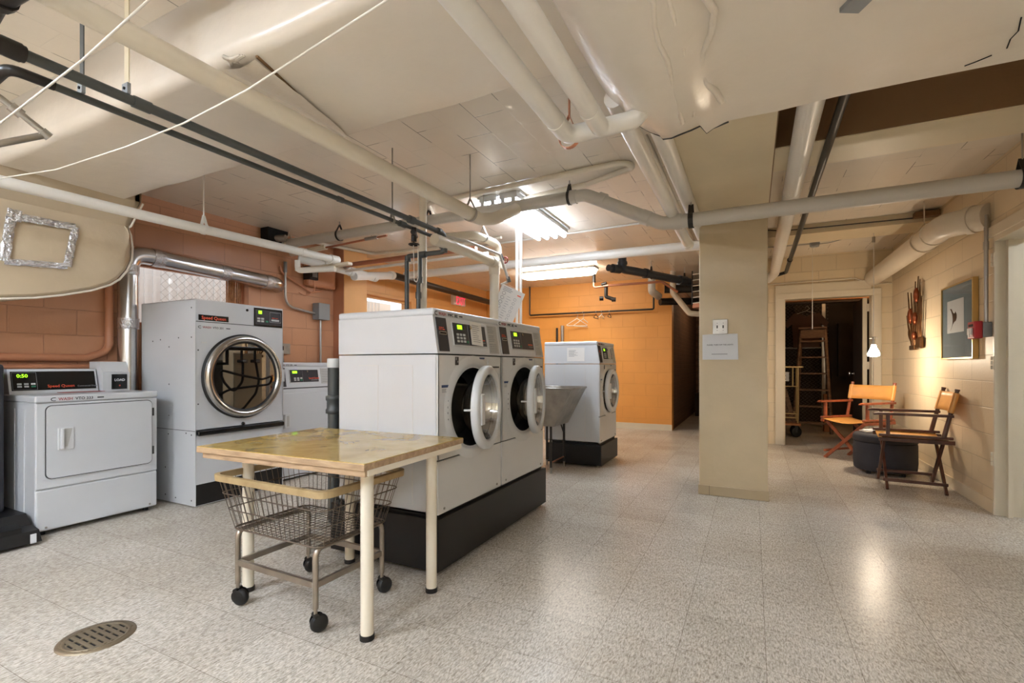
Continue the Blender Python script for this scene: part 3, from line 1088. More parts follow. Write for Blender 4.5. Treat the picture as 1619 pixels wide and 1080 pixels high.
pipe('vertical_pipe', 'cream vertical pipe rising behind the nearer paired washer', [(-2.40, 3.20, 0.0), (-2.40, 3.20, 2.56)], 0.031, 'pipe_cream', 0.05, 14)
pipe('vertical_pipe', 'thick cream vertical pipe with elbow behind the farther paired washer', [(-2.13, 2.98, 2.045), (-2.12, 3.90, 2.045), (-2.12, 3.90, 0.0)], 0.044, 'pipe_cream', 0.05, 14,
     rings=(((-2.12, 3.86, 2.045), (0, 1, 0), 0.052, 0.07), ((-2.12, 3.90, 1.97), (0, 0, 1), 0.05, 0.07)))
pipe('bypass_pipe', 'short cream bent pipe above the thick vertical pipe', [(-2.42, 3.55, 2.23), (-2.15, 3.60, 2.23), (-2.13, 3.98, 2.23), (-2.12, 3.98, 2.0)], 0.036, 'pipe_cream', 0.07, 12)
pipe('drip_pipe', 'thin pinkish pipe ending in dark drop beside the hanging notice', [(-2.14, 3.12, 2.10), (-2.06, 3.30, 2.10), (-2.04, 3.86, 2.10), (-1.98, 3.92, 1.86), (-2.06, 3.92, 1.84)], 0.013, 'pipe_grey', 0.03, 8,
     rings=(((-2.035, 3.88, 2.08), (0.1, 0.1, -0.3), 0.018, 0.06), ((-1.985, 3.92, 1.88), (0.2, 0.1, -0.9), 0.019, 0.05)), ring_m='pipe_dark')
v = thing('red_valve', 'small red handwheel valve beside the thick vertical pipe', 'valve', (-2.02, 3.92, 2.06))
t = MB().tube([(0.028 * math.cos(a * PI / 6), 0, 0.028 * math.sin(a * PI / 6)) for a in range(12)], 0.006, 'maroon', 6, closed=True)
t.tube([(-0.06, 0, 0), (0.0, 0, 0)], 0.006, 'steel_dull', 6)
t.tube([(0, 0, -0.028), (0, 0, 0.028)], 0.004, 'maroon', 6)
t.build('handwheel', v)
pipe('copper_line', 'bare copper pipe joined to white pipe end along the left wall', [(-4.32, 4.25, 2.25), (-4.15, 4.12, 2.25), (-2.42, 4.08, 2.25)], 0.026, 'copper', 0.05, 12,
     rings=(((-4.2, 4.15, 2.25), (1, -0.6, 0), 0.036, 0.07),), ring_m='steel_dull')
pipe('condensate_pipe', 'thin cream pipe under the bare copper pipe', [(-4.2, 4.14, 2.19), (-2.30, 4.10, 2.19)], 0.016, 'pipe_white', 0.05, 10)
pipe('copper_line', 'thin copper pipe with valve under the insulated cross pipe', [(-4.75, 3.86, 2.39), (-4.12, 3.80, 2.38), (-4.10, 3.80, 2.38), (-3.30, 3.80, 2.41)], 0.012, 'copper', 0.02, 8,
     rings=(((-4.45, 3.83, 2.385), (1, -0.1, 0), 0.03, 0.62), ), ring_m='pipe_cream')
v = thing('ball_valve', 'little steel valve on the thin copper pipe', 'valve', (-3.42, 3.80, 2.405))
MB().tube([(-0.16, 0, 0), (0.0, 0, 0.003)], 0.02, 'steel_dull', 8).tube([(-0.08, 0, 0.0), (-0.08, 0, 0.035), (0.0, 0, 0.04)], 0.006, 'steel_dull', 6).build('body', v)
pipe('sprinkler_pipe', 'white pipe running along the left wall above dryers', [(-3.68, -2.0, 2.08), (-3.56, 1.80, 2.08), (-3.50, 2.75, 2.08), (-3.47, 3.30, 2.08)], 0.033, 'pipe_white', 0.3, 14,
     rings=(((-3.49, 2.95, 2.08), (0.03, 1, 0), 0.038, 0.05), ((-3.475, 3.28, 2.08), (0.03, 1, 0), 0.042, 0.09)))
pipe('pvc_fitting', 'short white pipe with elbow below the white left pipe', [(-3.80, 3.15, 2.08), (-3.80, 3.15, 1.985), (-3.46, 3.28, 1.995)], 0.026, 'pipe_white', 0.04, 12)
pipe('pvc_pipe', 'fat white pvc pipe with elbows beside the wall column', [(-4.55, 3.78, 2.30), (-4.35, 4.10, 2.24), (-4.30, 4.45, 2.22), (-4.40, 4.85, 2.24)], 0.05, 'pipe_pvc', 0.1, 14,
     rings=(((-4.38, 4.05, 2.25), (0.3, 0.9, 0), 0.056, 0.1), ((-4.31, 4.35, 2.225), (0.05, 0.9, 0), 0.056, 0.08), ((-4.38, 4.8, 2.24), (-0.2, 0.9, 0.05), 0.056, 0.08)))
pipe('pvc_pipe', 'white pvc pipe coupling at start of the black pipe', [(-4.28, 4.35, 2.17), (-4.47, 5.28, 2.35)], 0.05, 'pipe_pvc', 0.1, 14,
     rings=(((-4.45, 5.22, 2.34), (-0.2, 0.9, 0.17), 0.058, 0.08),))
pipe('black_pipe', 'long black pipe sloping along the orange left wall', [(-4.48, 5.28, 2.355), (-4.50, 8.48, 2.30)], 0.05, 'pipe_black', 0.1, 14,
     rings=(((-4.495, 6.95, 2.329), (0, 1, -0.02), 0.0515, 0.07),), ring_m='paper')
pipe('return_pipe', 'white insulated pipe crossing the far ceiling in front of wraparound light', [(-4.5, 5.58, 2.40), (-0.38, 5.58, 2.40)], 0.055, 'pipe_white', 0.1, 14)
pipe('vent_pipe', 'white pipe hanging at ceiling centre with bend, left of its twin', [(-0.715, -2.0, 2.07), (-0.70, 1.93, 2.07), (-0.52, 1.99, 2.10)], 0.037, 'pipe_white', 0.06, 14,
     rings=(((-0.71, 0.75, 2.07), (0, 1, 0), 0.0375, 0.012), ((-0.70, 1.80, 2.07), (0, 1, 0), 0.039, 0.02)))
pipe('vent_pipe', 'white pipe hanging at ceiling centre with bend, right of its twin', [(-0.555, -2.0, 2.07), (-0.555, 1.93, 2.07), (-0.44, 2.02, 2.12), (-0.37, 2.07, 2.22)], 0.037, 'pipe_white', 0.04, 14,
     rings=(((-0.555, 1.0, 2.07), (0, 1, 0), 0.0375, 0.012), ((-0.555, 1.78, 2.07), (0, 1, 0), 0.039, 0.02)))
pipe('vent_pipe', 'white pipe running from bends toward the far white cross pipe', [(-0.52, 2.0, 2.22), (-0.535, 4.75, 2.22)], 0.043, 'pipe_white', 0.1, 14,
     rings=(((-0.535, 4.70, 2.22), (0, 1, 0), 0.05, 0.08),))
pipe('vent_pipe', 'white pipe emerging under the round duct and passing left of pillar', [(-0.43, 2.25, 2.32), (-0.43, 4.9, 2.32)], 0.048, 'pipe_white', 0.1, 14)
pipe('supply_pipe', 'white pipe running to the storage doorway right of the pillar', [(0.245, 2.3, 2.34), (0.262, 7.40, 2.34), (0.19, 7.62, 2.30)], 0.058, 'pipe_white', 0.1, 16,
     rings=(((0.25, 3.95, 2.34), (0, 1, 0), 0.060, 0.02),))
pipe('black_conduit_pipe', 'thin black pipe running to the storage doorway right of the pillar', [(0.38, 2.3, 2.35), (0.40, 7.45, 2.35), (0.30, 7.5, 2.33)], 0.022, 'pipe_black', 0.04, 10,
     rings=(((0.395, 6.6, 2.35), (0, 1, 0), 0.03, 0.05),))
pipe('soil_pipe', 'fat cream soil pipe with elbow along the right wall', [(1.40, 7.69, 2.235), (1.40, 5.10, 2.235), (1.595, 4.86, 2.225)], 0.098, 'pipe_cream', 0.17, 20,
     rings=(((1.40, 5.36, 2.235), (0, 1, 0), 0.106, 0.05), ((1.52, 4.95, 2.229), (0.195, -0.24, 0), 0.108, 0.05)))
# silver dryer vent duct
root = thing('vent_duct', 'shiny silver dryer vent duct rising behind the tall dryer and along window top', 'vent duct')
MB().tube(fillet([(-4.69, 2.20, 0.12), (-4.69, 2.20, 2.05), (-4.69, 3.62, 2.0), (-4.80, 3.70, 1.99)], 0.14, 8), 0.073, 'galv', 20).build('run', root)
for p, d in (((-4.69, 2.20, 1.90), (0, 0, 1)), ((-4.69, 2.42, 2.043), (0, 1, -0.03)), ((-4.69, 3.02, 2.02), (0, 1, -0.03)), ((-4.69, 3.50, 2.004), (0, 1, -0.03)), ((-4.69, 2.20, 1.45), (0, 0, 1))):
    p, d = Vector(p), Vector(d).normalized()
    t = MB()
    pts = [p + d * (k / 8 - 0.5) * 0.09 for k in range(9)]
    t.tube(pts, [0.077 + random.uniform(-0.003, 0.003) for _ in pts], 'foil', 20)
    t.build('foil_tape', root)
# terracotta painted conduit on left wall
pipe('wall_conduit', 'terracotta painted conduit bending down the left wall', [(-4.765, 2.10, 2.3), (-4.765, 2.10, 1.22), (-4.765, 1.95, 1.16), (-4.765, 0.0, 1.16)], 0.03, 'terracotta_flat', 0.12, 12)
pipe('wall_conduit', 'second terracotta painted conduit just below the bent one', [(-4.765, 2.05, 1.09), (-4.765, 0.0, 1.09)], 0.02, 'terracotta_flat', 0.12, 10)
pipe('ceiling_conduit', 'cream ceiling conduit looping near the four tube light', [(-2.85, 3.98, 2.575), (-2.65, 3.60, 2.575), (-0.84, 3.50, 2.575), (-0.78, 3.62, 2.575), (-1.2, 3.80, 2.575), (-2.2, 3.92, 2.575)], 0.022, 'pipe_cream', 0.1, 10, 'conduit')
pipe('ceiling_conduit', 'thin cream conduit on ceiling above the wall column', [(-4.70, 4.17, 2.578), (-4.50, 4.93, 2.578), (-3.45, 5.05, 2.578), (-2.60, 4.95, 2.578)], 0.018, 'pipe_cream', 0.1, 8, 'conduit')
pipe('ceiling_conduit', 'thin conduit on ceiling at far end of the four tube light', [(-3.2, 5.22, 2.585), (-0.60, 5.10, 2.585)], 0.012, 'pipe_grey', 0.1, 8, 'conduit')
pipe('ceiling_conduit', 'pair mate thin conduit running along ceiling left of the pillar', [(-0.62, 2.5, 2.585), (-0.64, 7.5, 2.585)], 0.016, 'pipe_cream', 0.1, 8, 'conduit')
pipe('ceiling_conduit', 'steel conduit beside the long beam left of the pillar', [(-0.46, 2.4, 2.45), (-0.455, 4.0, 2.45), (-0.45, 4.3, 2.48), (-0.45, 7.0, 2.48)], 0.014, 'conduit', 0.1, 8, 'conduit')
pipe('power_conduit', 'white vertical conduit curving from ceiling beside the hanging notice, left one', [(-2.25, 4.15, 2.585), (-2.12, 4.18, 2.585), (-2.035, 4.2, 2.45), (-2.035, 4.2, 0.0)], 0.015, 'pipe_white', 0.14, 10, 'conduit')
pipe('power_conduit', 'white vertical conduit curving from ceiling beside the hanging notice, right one', [(-1.80, 4.3, 2.585), (-1.90, 4.22, 2.57), (-1.995, 4.2, 2.40), (-1.995, 4.2, 0.0)], 0.013, 'pipe_white', 0.14, 10, 'conduit')
b_ = MB().box(-0.12, 0.06, -0.05, 0.05, -0.07, 0, 'pipe_cream').tube([(-0.16, 0, -0.03), (0.12, 0, -0.03)], 0.012, 'pipe_cream', 8).build('junction_box', None, (-0.55, 3.0, CZ))
tag(b_, 'cream ceiling junction box between the white pipes', 'junction box')
b_ = MB().box(-0.05, 0.05, -0.06, 0.06, -0.08, 0, 'greybox', bev=0.004).build('junction_box', None, (-0.46, 3.52, 2.54))
tag(b_, 'grey metal junction box on side of the long beam', 'junction box')

# hangers: rod from the ceiling and a clevis loop
def hanger(x, y, z, r, label, m='pipe_black', axis='X', wide=0.022, name='pipe_hanger'):
    root = thing(name, label, 'pipe hanger', (x, y, z))
    MB().tube([(0, 0, r + 0.05), (0, 0, CZ - z)], 0.005, m if m != 'pipe_black' else 'conduit', 6).build('rod', root)
    t = MB()
    pts = []
    for k in range(17):
        a = -PI * 0.5 + (k / 16 - 0.5) * 1.55 * PI
        pts.append((math.cos(a) * (r + 0.004), math.sin(a) * (r + 0.004)))
    pts = [(0.0, r + 0.055)] + pts[::-1] + [(0.0, r + 0.055)]
    for sgn in (-1, 1):
        pass
    vs_, fs = [], []
    for (p, q) in pts:
        for s in (-wide / 2, wide / 2):
            for e in (1.0, 1.06):
                vs_.append((s, p * e, q * e) if axis == 'X' else (p * e, s, q * e))
    for i in range(len(pts) - 1):
        b0, b1 = i * 4, (i + 1) * 4
        fs += [(b0, b0 + 2, b1 + 2, b1), (b0 + 1, b1 + 1, b1 + 3, b0 + 3), (b0, b1, b1 + 1, b0 + 1), (b0 + 2, b0 + 3, b1 + 3, b1 + 2)]
    t.raw(vs_, fs, m)
    t.build('clevis', root)
    return root


hanger(-3.86, XY, 2.46, 0.052, 'black clevis hanger on the cross pipe nearest left wall')
hanger(-2.72, XY, 2.46, 0.052, 'black clevis hanger on the cross pipe above the valve cluster')
hanger(-1.33, XY, 2.46, 0.052, 'black clevis hanger on cross pipe right of the four tube light')
hanger(-0.40, XY, 2.155, 0.052, 'long black strap hanger on the drain pipe beside pillar', wide=0.035)
hanger(1.36, XY, 2.155, 0.052, 'black strap hanger on the drain pipe near right wall', wide=0.035)
hanger(-3.52, 2.12, 2.08, 0.035, 'cream hanger on the white pipe above the dryers', 'pipe_white', 'Y')
hanger(-1.80, 2.95, 2.18, 0.048, 'steel hanger near far end of the long cream pipe', 'steel_dull', 'Y')
hanger(-2.225, 2.62, 2.10, 0.016, 'rod hanger holding the thin grey pipe near valve', 'steel_dull', 'Y')
hanger(-2.12, 3.70, 2.23, 0.038, 'rod hanger on short bent pipe beside the four tube light', 'steel_dull', 'Y')
hanger(-4.50, 6.05, 2.342, 0.052, 'black hanger on the black pipe over the far window', 'pipe_black', 'Y')
hanger(1.40, 5.62, 2.235, 0.10, 'cream strap hanger on fat soil pipe by right wall', 'pipe_cream', 'Y')
hanger(-0.70, 1.955, 2.07, 0.038, 'rusty rod hanger at bend of the left white twin pipe', 'copper', 'Y', name='pipe_hanger')
hanger(-4.62, XY, 2.46, 0.052, 'cream rod hanger at the left wall end of cross pipe', 'pipe_cream')

# upper left corner pipes
pipe('fitting_pipe', 'fat black pipe entering the upper left corner of the picture', [(-1.55, 0.60, 2.14), (-1.95, 0.58, 2.14), (-2.14, 0.60, 2.12), (-2.14, 0.70, 2.12)], 0.03, 'pipe_black', 0.06, 12,
     rings=(((-1.90, 0.58, 2.14), (1, 0, 0), 0.038, 0.03), ((-2.14, 0.68, 2.12), (0, 1, 0), 0.027, 0.06)))
pipe('fitting_pipe', 'dark bent pipe below the fat black pipe at left edge', [(-2.235, 0.82, 2.10), (-2.24, 0.70, 2.10), (-2.42, 0.70, 2.08), (-2.60, 0.72, 1.98)], 0.018, 'pipe_black', 0.04, 10)
pipe('sprinkler_drop', 'grey steel pipe stub with elbow at the left picture edge', [(-2.62, 0.70, 2.18), (-2.62, 0.80, 2.14), (-2.60, 0.93, 2.05), (-2.66, 0.72, 1.915)], 0.013, 'steel_dull', 0.01, 10,
     rings=(((-2.61, 0.84, 2.11), (0, 0.8, -0.5), 0.02, 0.04), ((-2.60, 0.925, 2.05), (0, 0.8, -0.5), 0.019, 0.03)))
for (x, y, z0, m, lab, wd) in ((-2.14, 1.0, 2.14, 'beam', 'beige steel strap holding the thick grey pipe', 0.03), (-2.235, 0.90, 2.115, 'pipe_dark', 'dark steel strap holding the thin grey pipe', 0.026)):
    root = thing('strap_hanger', lab, 'pipe hanger', (x, y, z0))
    MB().box(-wd / 2, wd / 2, -0.002, 0.002, 0.0, CZ - z0, m).build('strap', root)
    MB().box(-wd / 2 - 0.004, wd / 2 + 0.004, -0.008, 0.004, -0.005, 0.035, 'greybox').tube([(0, -0.012, 0.015), (0, 0, 0.015)], 0.006, 'hole', 6).build('clip', root)
pipe('ceiling_fitting', 'dark fluted pipe end on the ceiling above near duct edge', [(-2.10, 0.93, 2.53), (-1.75, 0.80, 2.53)], 0.03, 'pipe_black', 0.03, 12,
     rings=(((-2.07, 0.92, 2.53), (1, -0.35, 0), 0.038, 0.03), ((-1.98, 0.885, 2.53), (1, -0.35, 0), 0.036, 0.02)))
tag(MB().tube(fillet([(-0.50, 0.95, 2.08), (-0.824, 0.95, 2.02), (-1.073, 0.95, 1.979), (-1.366, 0.95, 1.93), (-1.688, 0.95, 1.902), (-2.036, 0.95, 1.895), (-2.567, 0.95, 1.908), (-3.12, 0.95, 1.967), (-3.7, 0.95, 2.1)], 0.4), 0.003, 'cord', 6).build('clothes_line'), 'long sagging white cord crossing the upper left of picture', 'cord')
tag(MB().tube([(-1.30, 0.7, 2.06), (-1.395, 0.7, 2.043), (-1.738, 0.7, 1.984), (-2.299, 0.7, 1.926), (-2.6, 0.7, 1.90)], 0.0032, 'cord', 6).build('clothes_line'), 'short taut tan cord crossing the grey pipes at upper left', 'cord')

# ------------------------------------------------------------------ laundry machines
FRONT = lambda x, y, z: T3(x, y, z) @ RX90          # XY plane -> front face (facing -y)


def lines(t, x0, x1, z0, z1, n, m, X, h=0.004, seed=1):
    """rows of fine print"""
    rnd = random.Random(seed)
    for i in range(n):
        z = z1 - (z1 - z0) * (i + 0.5) / n
        t.box(x0, x0 + (x1 - x0) * rnd.uniform(0.55, 1.0), z - h / 2, z + h / 2, 0, 0.0005, m, X)


def swoosh(t, size, X):
    t.tube([(0.5 * size * math.cos(a), 0.32 * size * math.sin(a), 0.0004) for a in [PI * 0.35 + k * PI * 1.3 / 10 for k in range(11)]], [0.03 * size, 0.12 * size, 0.02 * size] if False else 0.07 * size, 'blacktext', 4, X)


def brand_strip(r, X, model, k=1.0):
    """logo, WASH and model number along a strip"""
    t = MB()
    swoosh(t, 0.042 * k, X @ T3(0.02 * k, 0.013 * k, 0))
    t.text('WASH', 0.034 * k, 'maroon', X @ T3(0.048 * k, 0.001, 0) @ Matrix.Shear('XZ', 4, (0.0, 0.0)) if False else X @ T3(0.048 * k, 0.001, 0))
    t.text(model, 0.034 * k, 'blacktext', X @ T3(0.165 * k, 0.001, 0))
    t.box(0.325 * k, 0.375 * k, 0.008 * k, 0.018 * k, 0, 0.0006, 'blacktext', X)
    t.build('model_lettering', r)


def washer_door(parent, ang, cx, cz):
    """round door hinged on its right side, ajar by ang degrees"""
    d = bpy.data.objects.new('door', None)
    C.objects.link(d)
    d.parent = parent
    d.location = (cx + 0.25, -0.045, cz)
    d.rotation_euler = (0, 0, math.radians(ang))
    X = T3(-0.25, 0, 0) @ RX90
    t = MB()
    t.lathe([(0.190, -0.012), (0.188, 0.008), (0.194, 0.018), (0.208, 0.021), (0.230, 0.019), (0.239, 0.010), (0.241, -0.014), (0.236, -0.024), (0.20, -0.026), (0.190, -0.012)], 'white2', 56, X)
    t.build('ring', d)
    t = MB()
    t.box(-0.25 - 0.196, -0.25 - 0.140, -0.030, -0.004, -0.085, 0.085, 'white2', bev=0.006)
    t.build('grip', d)
    t = MB()
    t.lathe([(0.186, 0.006), (0.172, -0.03), (0.152, -0.09), (0.105, -0.125), (0.0, -0.135)], 'washer_glass', 40, X)
    t.build('glass_bowl', d)
    t = MB()
    t.lathe([(0.190, -0.012), (0.187, -0.030), (0.176, -0.036), (0.172, -0.026)], 'steel', 40, X)
    t.build('bowl_rim', d)
    t = MB()
    t.box(-0.06, 0.012, 0.0, 0.024, -0.05, 0.05, 'steel_dull', bev=0.003)
    t.build('hinge', d)
    t = MB()
    t.tube([(-0.485, 0.02, 0.0), (-0.485, 0.06, 0.0)], 0.006, 'white2', 8)
    t.build('latch_pin', d)
    return d


def front_washer(label, loc, ang, w, zt, model, group, pouch=False, clear=False, note=False, dep=0.70):
    """front loading commercial washer; local front at y=0, base at z=0"""
    r = thing('washing_machine', label, 'washing machine', loc, PI / 2, group)
    zs = zt - 0.245                      # seam below the control housing
    cx, cz, R = w / 2, zs - 0.300, 0.228
    t = MB()
    t.box(0, 0.004, 0.012, dep, 0.0, zs - 0.003, 'white')
    t.box(w - 0.004, w, 0.012, dep, 0.0, zs - 0.003, 'white')
    t.box(0, w, dep - 0.004, dep, 0, zs - 0.003, 'pipe_dark')
    t.box(0, w, 0.01, dep, 0, 0.01, 'white')
    t.box(0.006, w - 0.006, 0.012, dep - 0.006, zs - 0.006, zs, 'seam')
    t.box(-0.0015, 0.0, 0.16, 0.165, 0.04, zs - 0.06, 'offwhite')
    t.box(-0.0015, 0.0, 0.40, 0.405, 0.04, zs - 0.06, 'offwhite')
    t.box(-0.0015, 0.0, 0.16, 0.30, zs - 0.062, zs - 0.058, 'offwhite')
    t.box(-0.0015, 0.0, 0.40, 0.54, zs - 0.062, zs - 0.058, 'offwhite')
    t.build('cabinet', r)
    # front skin with the round opening
    t = MB()
    zl = 0.285
    t.plate_hole(0.004, w - 0.004, zl + 0.004, zs - 0.004, cx, cz, R, 0.0, 'offwhite')
    for (x0, x1) in ((0.004, 0.012), (w - 0.012, w - 0.004)):
        t.box(x0, x1, 0.0, 0.014, zl + 0.004, zs - 0.004, 'offwhite')
    t.lathe([(R, -0.004), (R + 0.012, 0.006), (R + 0.03, 0.008), (R + 0.055, 0.003), (R + 0.07, 0.0)], 'offwhite', 56, FRONT(cx, 0, cz))
    t.build('front_panel', r)
    t = MB().box(0.004, w - 0.004, 0.0, 0.014, 0.0, zl - 0.003, 'offwhite', bev=0.003)
    for x in (0.06, w - 0.06):
        t.tube([(x, -0.004, 0.025), (x, 0, 0.025)], 0.007, 'steel_dull', 8)
    t.build('lower_panel', r)
    MB().box(0.004, w - 0.004, 0.006, 0.016, zl - 0.006, zl + 0.006, 'seam').build('seam_line', r)
    t = MB()
    t.lathe([(R, 0.0), (R - 0.008, -0.02), (R - 0.018, -0.05), (R - 0.012, -0.08), (R - 0.03, -0.10), (R - 0.045, -0.12)], 'rubber', 48, FRONT(cx, 0, cz))
    t.build('gasket', r)
    t = MB()
    t.lathe([(R - 0.045, -0.12), (R + 0.05, -0.14), (R + 0.05, -0.5), (0, -0.5)], 'steel', 40, FRONT(cx, 0, cz))
    for k in range(3):
        a = k * 2 * PI / 3 + 0.5
        t.tube([(cx + (R + 0.03) * math.cos(a), 0.16, cz + (R + 0.03) * math.sin(a)), (cx + (R + 0.03) * math.cos(a), 0.48, cz + (R + 0.03) * math.sin(a))], 0.03, 'steel', 10)
    t.build('drum', r)
    # control housing with sloping face
    sl = 0.038
    t = MB()
    t.prism([(0.0, zs + 0.004), (dep, zs + 0.004), (dep, zt - 0.04), (sl * 0.85, zt - 0.04)], 0, w, 'white', ZX)
    t.build('control_housing', r)
    t = MB()
    t.box(-0.003, w + 0.003, sl * 0.70, dep + 0.004, zt - 0.042, zt, 'white', bev=0.014, seg=3)
    t.build('lid', r)
    th_ = math.atan2(sl * 0.85, zt - 0.044 - zs)
    P = T3(0, 0, zs + 0.004) @ Matrix.Rotation(-th_, 4, 'X') @ RX90       # x right, y up the slope, z out
    hgt = (zt - 0.044 - zs) / math.cos(th_)
    t = MB()
    t.box(0.018, 0.115, 0.012, hgt - 0.008, 0.0, 0.004, 'panel', P, bev=0.002)
    t.box(0.035, 0.100, 0.102, 0.120, 0.004, 0.007, 'steel_dull', P)
    t.box(0.040, 0.095, 0.107, 0.115, 0.007, 0.0075, 'hole', P)
    t.text('INSERT CARD', 0.009, 'redtext', P @ T3(0.034, 0.128, 0.0042))
    t.text('THIS SIDE UP', 0.008, 'redtext', P @ T3(0.036, 0.138, 0.0042))
    t.build('card_reader', r)
    t = MB()
    x0, x1 = 0.165, 0.535
    t.box(x0, x1, 0.045, 0.182, 0.0, 0.004, 'white2', P, bev=0.002)
    t.box(x0 + 0.006, x1 - 0.006, 0.052, 0.176, 0.004, 0.006, 'panel', P)
    t.tube([(x0 + 0.16, 0.056, 0.0065), (x0 + 0.16, 0.172, 0.0065)], 0.0012, 'greytext', 4, P)
    t.tube([(x0 + 0.016, 0.056, 0.0065), (x0 + 0.16, 0.056, 0.0065)], 0.0012, 'greytext', 4, P)
    t.text('Speed Queen', 0.014, 'redtext', P @ T3(x1 - 0.10, 0.085, 0.0062))
    t.box(x1 - 0.09, x1 - 0.02, 0.070, 0.076, 0.006, 0.0066, 'greytext', P)
    kp = t.build('control_panel', r)
    t = MB()
    t.box(x0 + 0.05, x0 + 0.098, 0.142, 0.166, 0.006, 0.0075, 'led', P)
    t.box(x0 + 0.100, x0 + 0.128, 0.142, 0.166, 0.006, 0.0072, 'blackgloss', P)
    t.build('display', kp)
    for i in range(3):
        for j in range(3):
            MB().box(x0 + 0.032 + i * 0.034, x0 + 0.056 + i * 0.034, 0.066 + j * 0.019, 0.079 + j * 0.019, 0.006, 0.009, 'button', P, bev=0.002).build('button', kp)
    MB().box(x0 + 0.134, x0 + 0.152, 0.064, 0.078, 0.006, 0.009, 'greenbtn', P, bev=0.002).build('button', kp)
    MB().tube([(x0 + 0.185, 0.158, 0.004), (x0 + 0.185, 0.158, 0.014)], 0.010, 'steel', 12, P).build('lock', kp)
    t = MB()
    t.box(0.565, w - 0.028, 0.012, hgt - 0.014, 0.0, 0.003, 'label_grey', P)
    for (a, b2, n) in ((0.018, 0.075, 5), (0.085, 0.13, 4), (0.14, 0.185, 4)):
        lines(t, 0.572, w - 0.036, a, b2, n, 'greytext', P @ RX90.inverted() @ T3(0, 0, 0) @ RX90 if False else P @ T3(0, 0, 0.003) @ Matrix.Identity(4), 0.003, n)
    t.build('instruction_label', r)
    brand_strip(r, FRONT(0.012, sl * 0.70 - 0.0005, zt - 0.036), model, 0.72)
    # stickers and dispenser
    t = MB()
    F = FRONT(0, -0.0005, 0)
    t.box(0.165, 0.200, zs - 0.058, zs - 0.012, 0, 0.001, 'blacktext', F)
    t.box(0.170, 0.182, zs - 0.030, zs - 0.016, 0.001, 0.0016, 'greytext', F)
    t.box(0.184, 0.197, zs - 0.044, zs - 0.034, 0.001, 0.0016, 'greytext', F)
    t.build('energy_sticker', r)
    t = MB()
    t.box(0.43, 0.49, zs - 0.022, zs - 0.012, 0, 0.001, 'blue', F)
    t.text('caution', 0.008, 'greytext', F @ T3(0.44, zs - 0.034, 0.0005))
    t.box(0.44, 0.455, zs - 0.055, zs - 0.040, 0, 0.001, 'greytext', F)
    t.box(0.462, 0.480, zs - 0.050, zs - 0.040, 0, 0.001, 'blacktext', F)
    t.build('warning_sticker', r)
    t = MB()
    t.box(0.035, 0.10, zs - 0.178, zs - 0.164, 0, 0.001, 'blue', F)
    lines(t, 0.038, 0.098, zs - 0.205, zs - 0.184, 3, 'greytext', F, 0.003, 4)
    t.build('info_sticker', r)
    t = MB()
    t.box(0.53, w - 0.02, -0.004, 0.004, zs - 0.115, zs - 0.014, 'offwhite', bev=0.003)
    t.box(0.56, w - 0.045, -0.010, -0.003, zs - 0.075, zs - 0.066, 'seam', bev=0.002)
    t.build('soap_drawer', r)
    t = MB()
    for dz in (-0.05, -0.015, 0.015, 0.05):
        t.tube([(cx - R - 0.035, -0.006, cz + dz), (cx - R - 0.035, 0.002, cz + dz)], 0.009 if abs(dz) < 0.02 else 0.005, 'blackgloss', 8)
    t.build('door_catch', r)
    washer_door(r, ang, cx, cz)
    if note:
        t = MB()
        Xn = Matrix(((0, 0, -1, 0), (-1, 0, 0, 0), (0, 1, 0, 0), (0, 0, 0, 1)))    # x->-y, y->z, z->-x : left side face
        Xs = T3(0, 0.36, zs + 0.03) @ Xn
        t.box(-0.01, 0.19, 0.0, 0.15, 0.0, 0.001, 'plastic_sleeve', Xs)
        lines(t, 0.01, 0.12, 0.05, 0.125, 8, 'greytext', Xs @ T3(0, 0, 0.001), 0.003, 9)
        t.build('taped_notice', r)
    if clear:
        t = MB()
        t.box(0.34, 0.47, 0.075, 0.215, 0.010, 0.011, 'plastic_sleeve', P @ Matrix.Rotation(-0.05, 4, 'Z'))
        lines(t, 0.36, 0.455, 0.09, 0.20, 9, 'greytext', P @ Matrix.Rotation(-0.05, 4, 'Z') @ T3(0, 0, 0.011), 0.003, 12)
        t.build('plastic_pouch', r)
    return r


plinth = thing('machine_plinth', 'long black plinth under the two open door washers', 'plinth', (-1.45, 2.06, 0), PI / 2)
t = MB().box(0, 1.455, 0, 0.76, 0.03, 0.30, 'black', bev=0.004)
t.build('body', plinth)
for (x, y) in ((0.06, 0.06), (1.39, 0.06), (0.06, 0.68), (1.39, 0.68)):
    MB().tube([(x, y, 0), (x, y, 0.012), (x, y, 0.012), (x, y, 0.03)], [0.02, 0.02, 0.01, 0.01], 'steel_dull', 10).build('levelling_foot', plinth)
MB().box(0.03, 1.425, 0.03, 0.72, 0.30, 0.315, 'black').build('lip', plinth)
front_washer('nearer washer of the pair with its round door ajar', (-1.47, 2.085, 0.315), 12.0, 0.712, 1.09, 'VWC 302', 'paired front loading washers', clear=True)
front_washer('farther washer of the pair with its round door ajar', (-1.47, 2.803, 0.315), 12.0, 0.705, 1.09, 'VWC 302', 'paired front loading washers')
plinth = thing('machine_plinth', 'short black plinth under the single washer by orange wall', 'plinth', (-1.452, 5.065, 0), PI / 2)
MB().box(0, 0.70, 0, 0.62, 0.02, 0.235, 'black', bev=0.004).build('body', plinth)
for (x, y) in ((0.06, 0.06), (0.64, 0.06), (0.06, 0.56), (0.64, 0.56)):
    MB().tube([(x, y, 0), (x, y, 0.02)], 0.018, 'steel_dull', 10).build('levelling_foot', plinth)
MB().box(0.03, 0.67, 0.03, 0.59, 0.235, 0.262, 'black').build('lip', plinth)
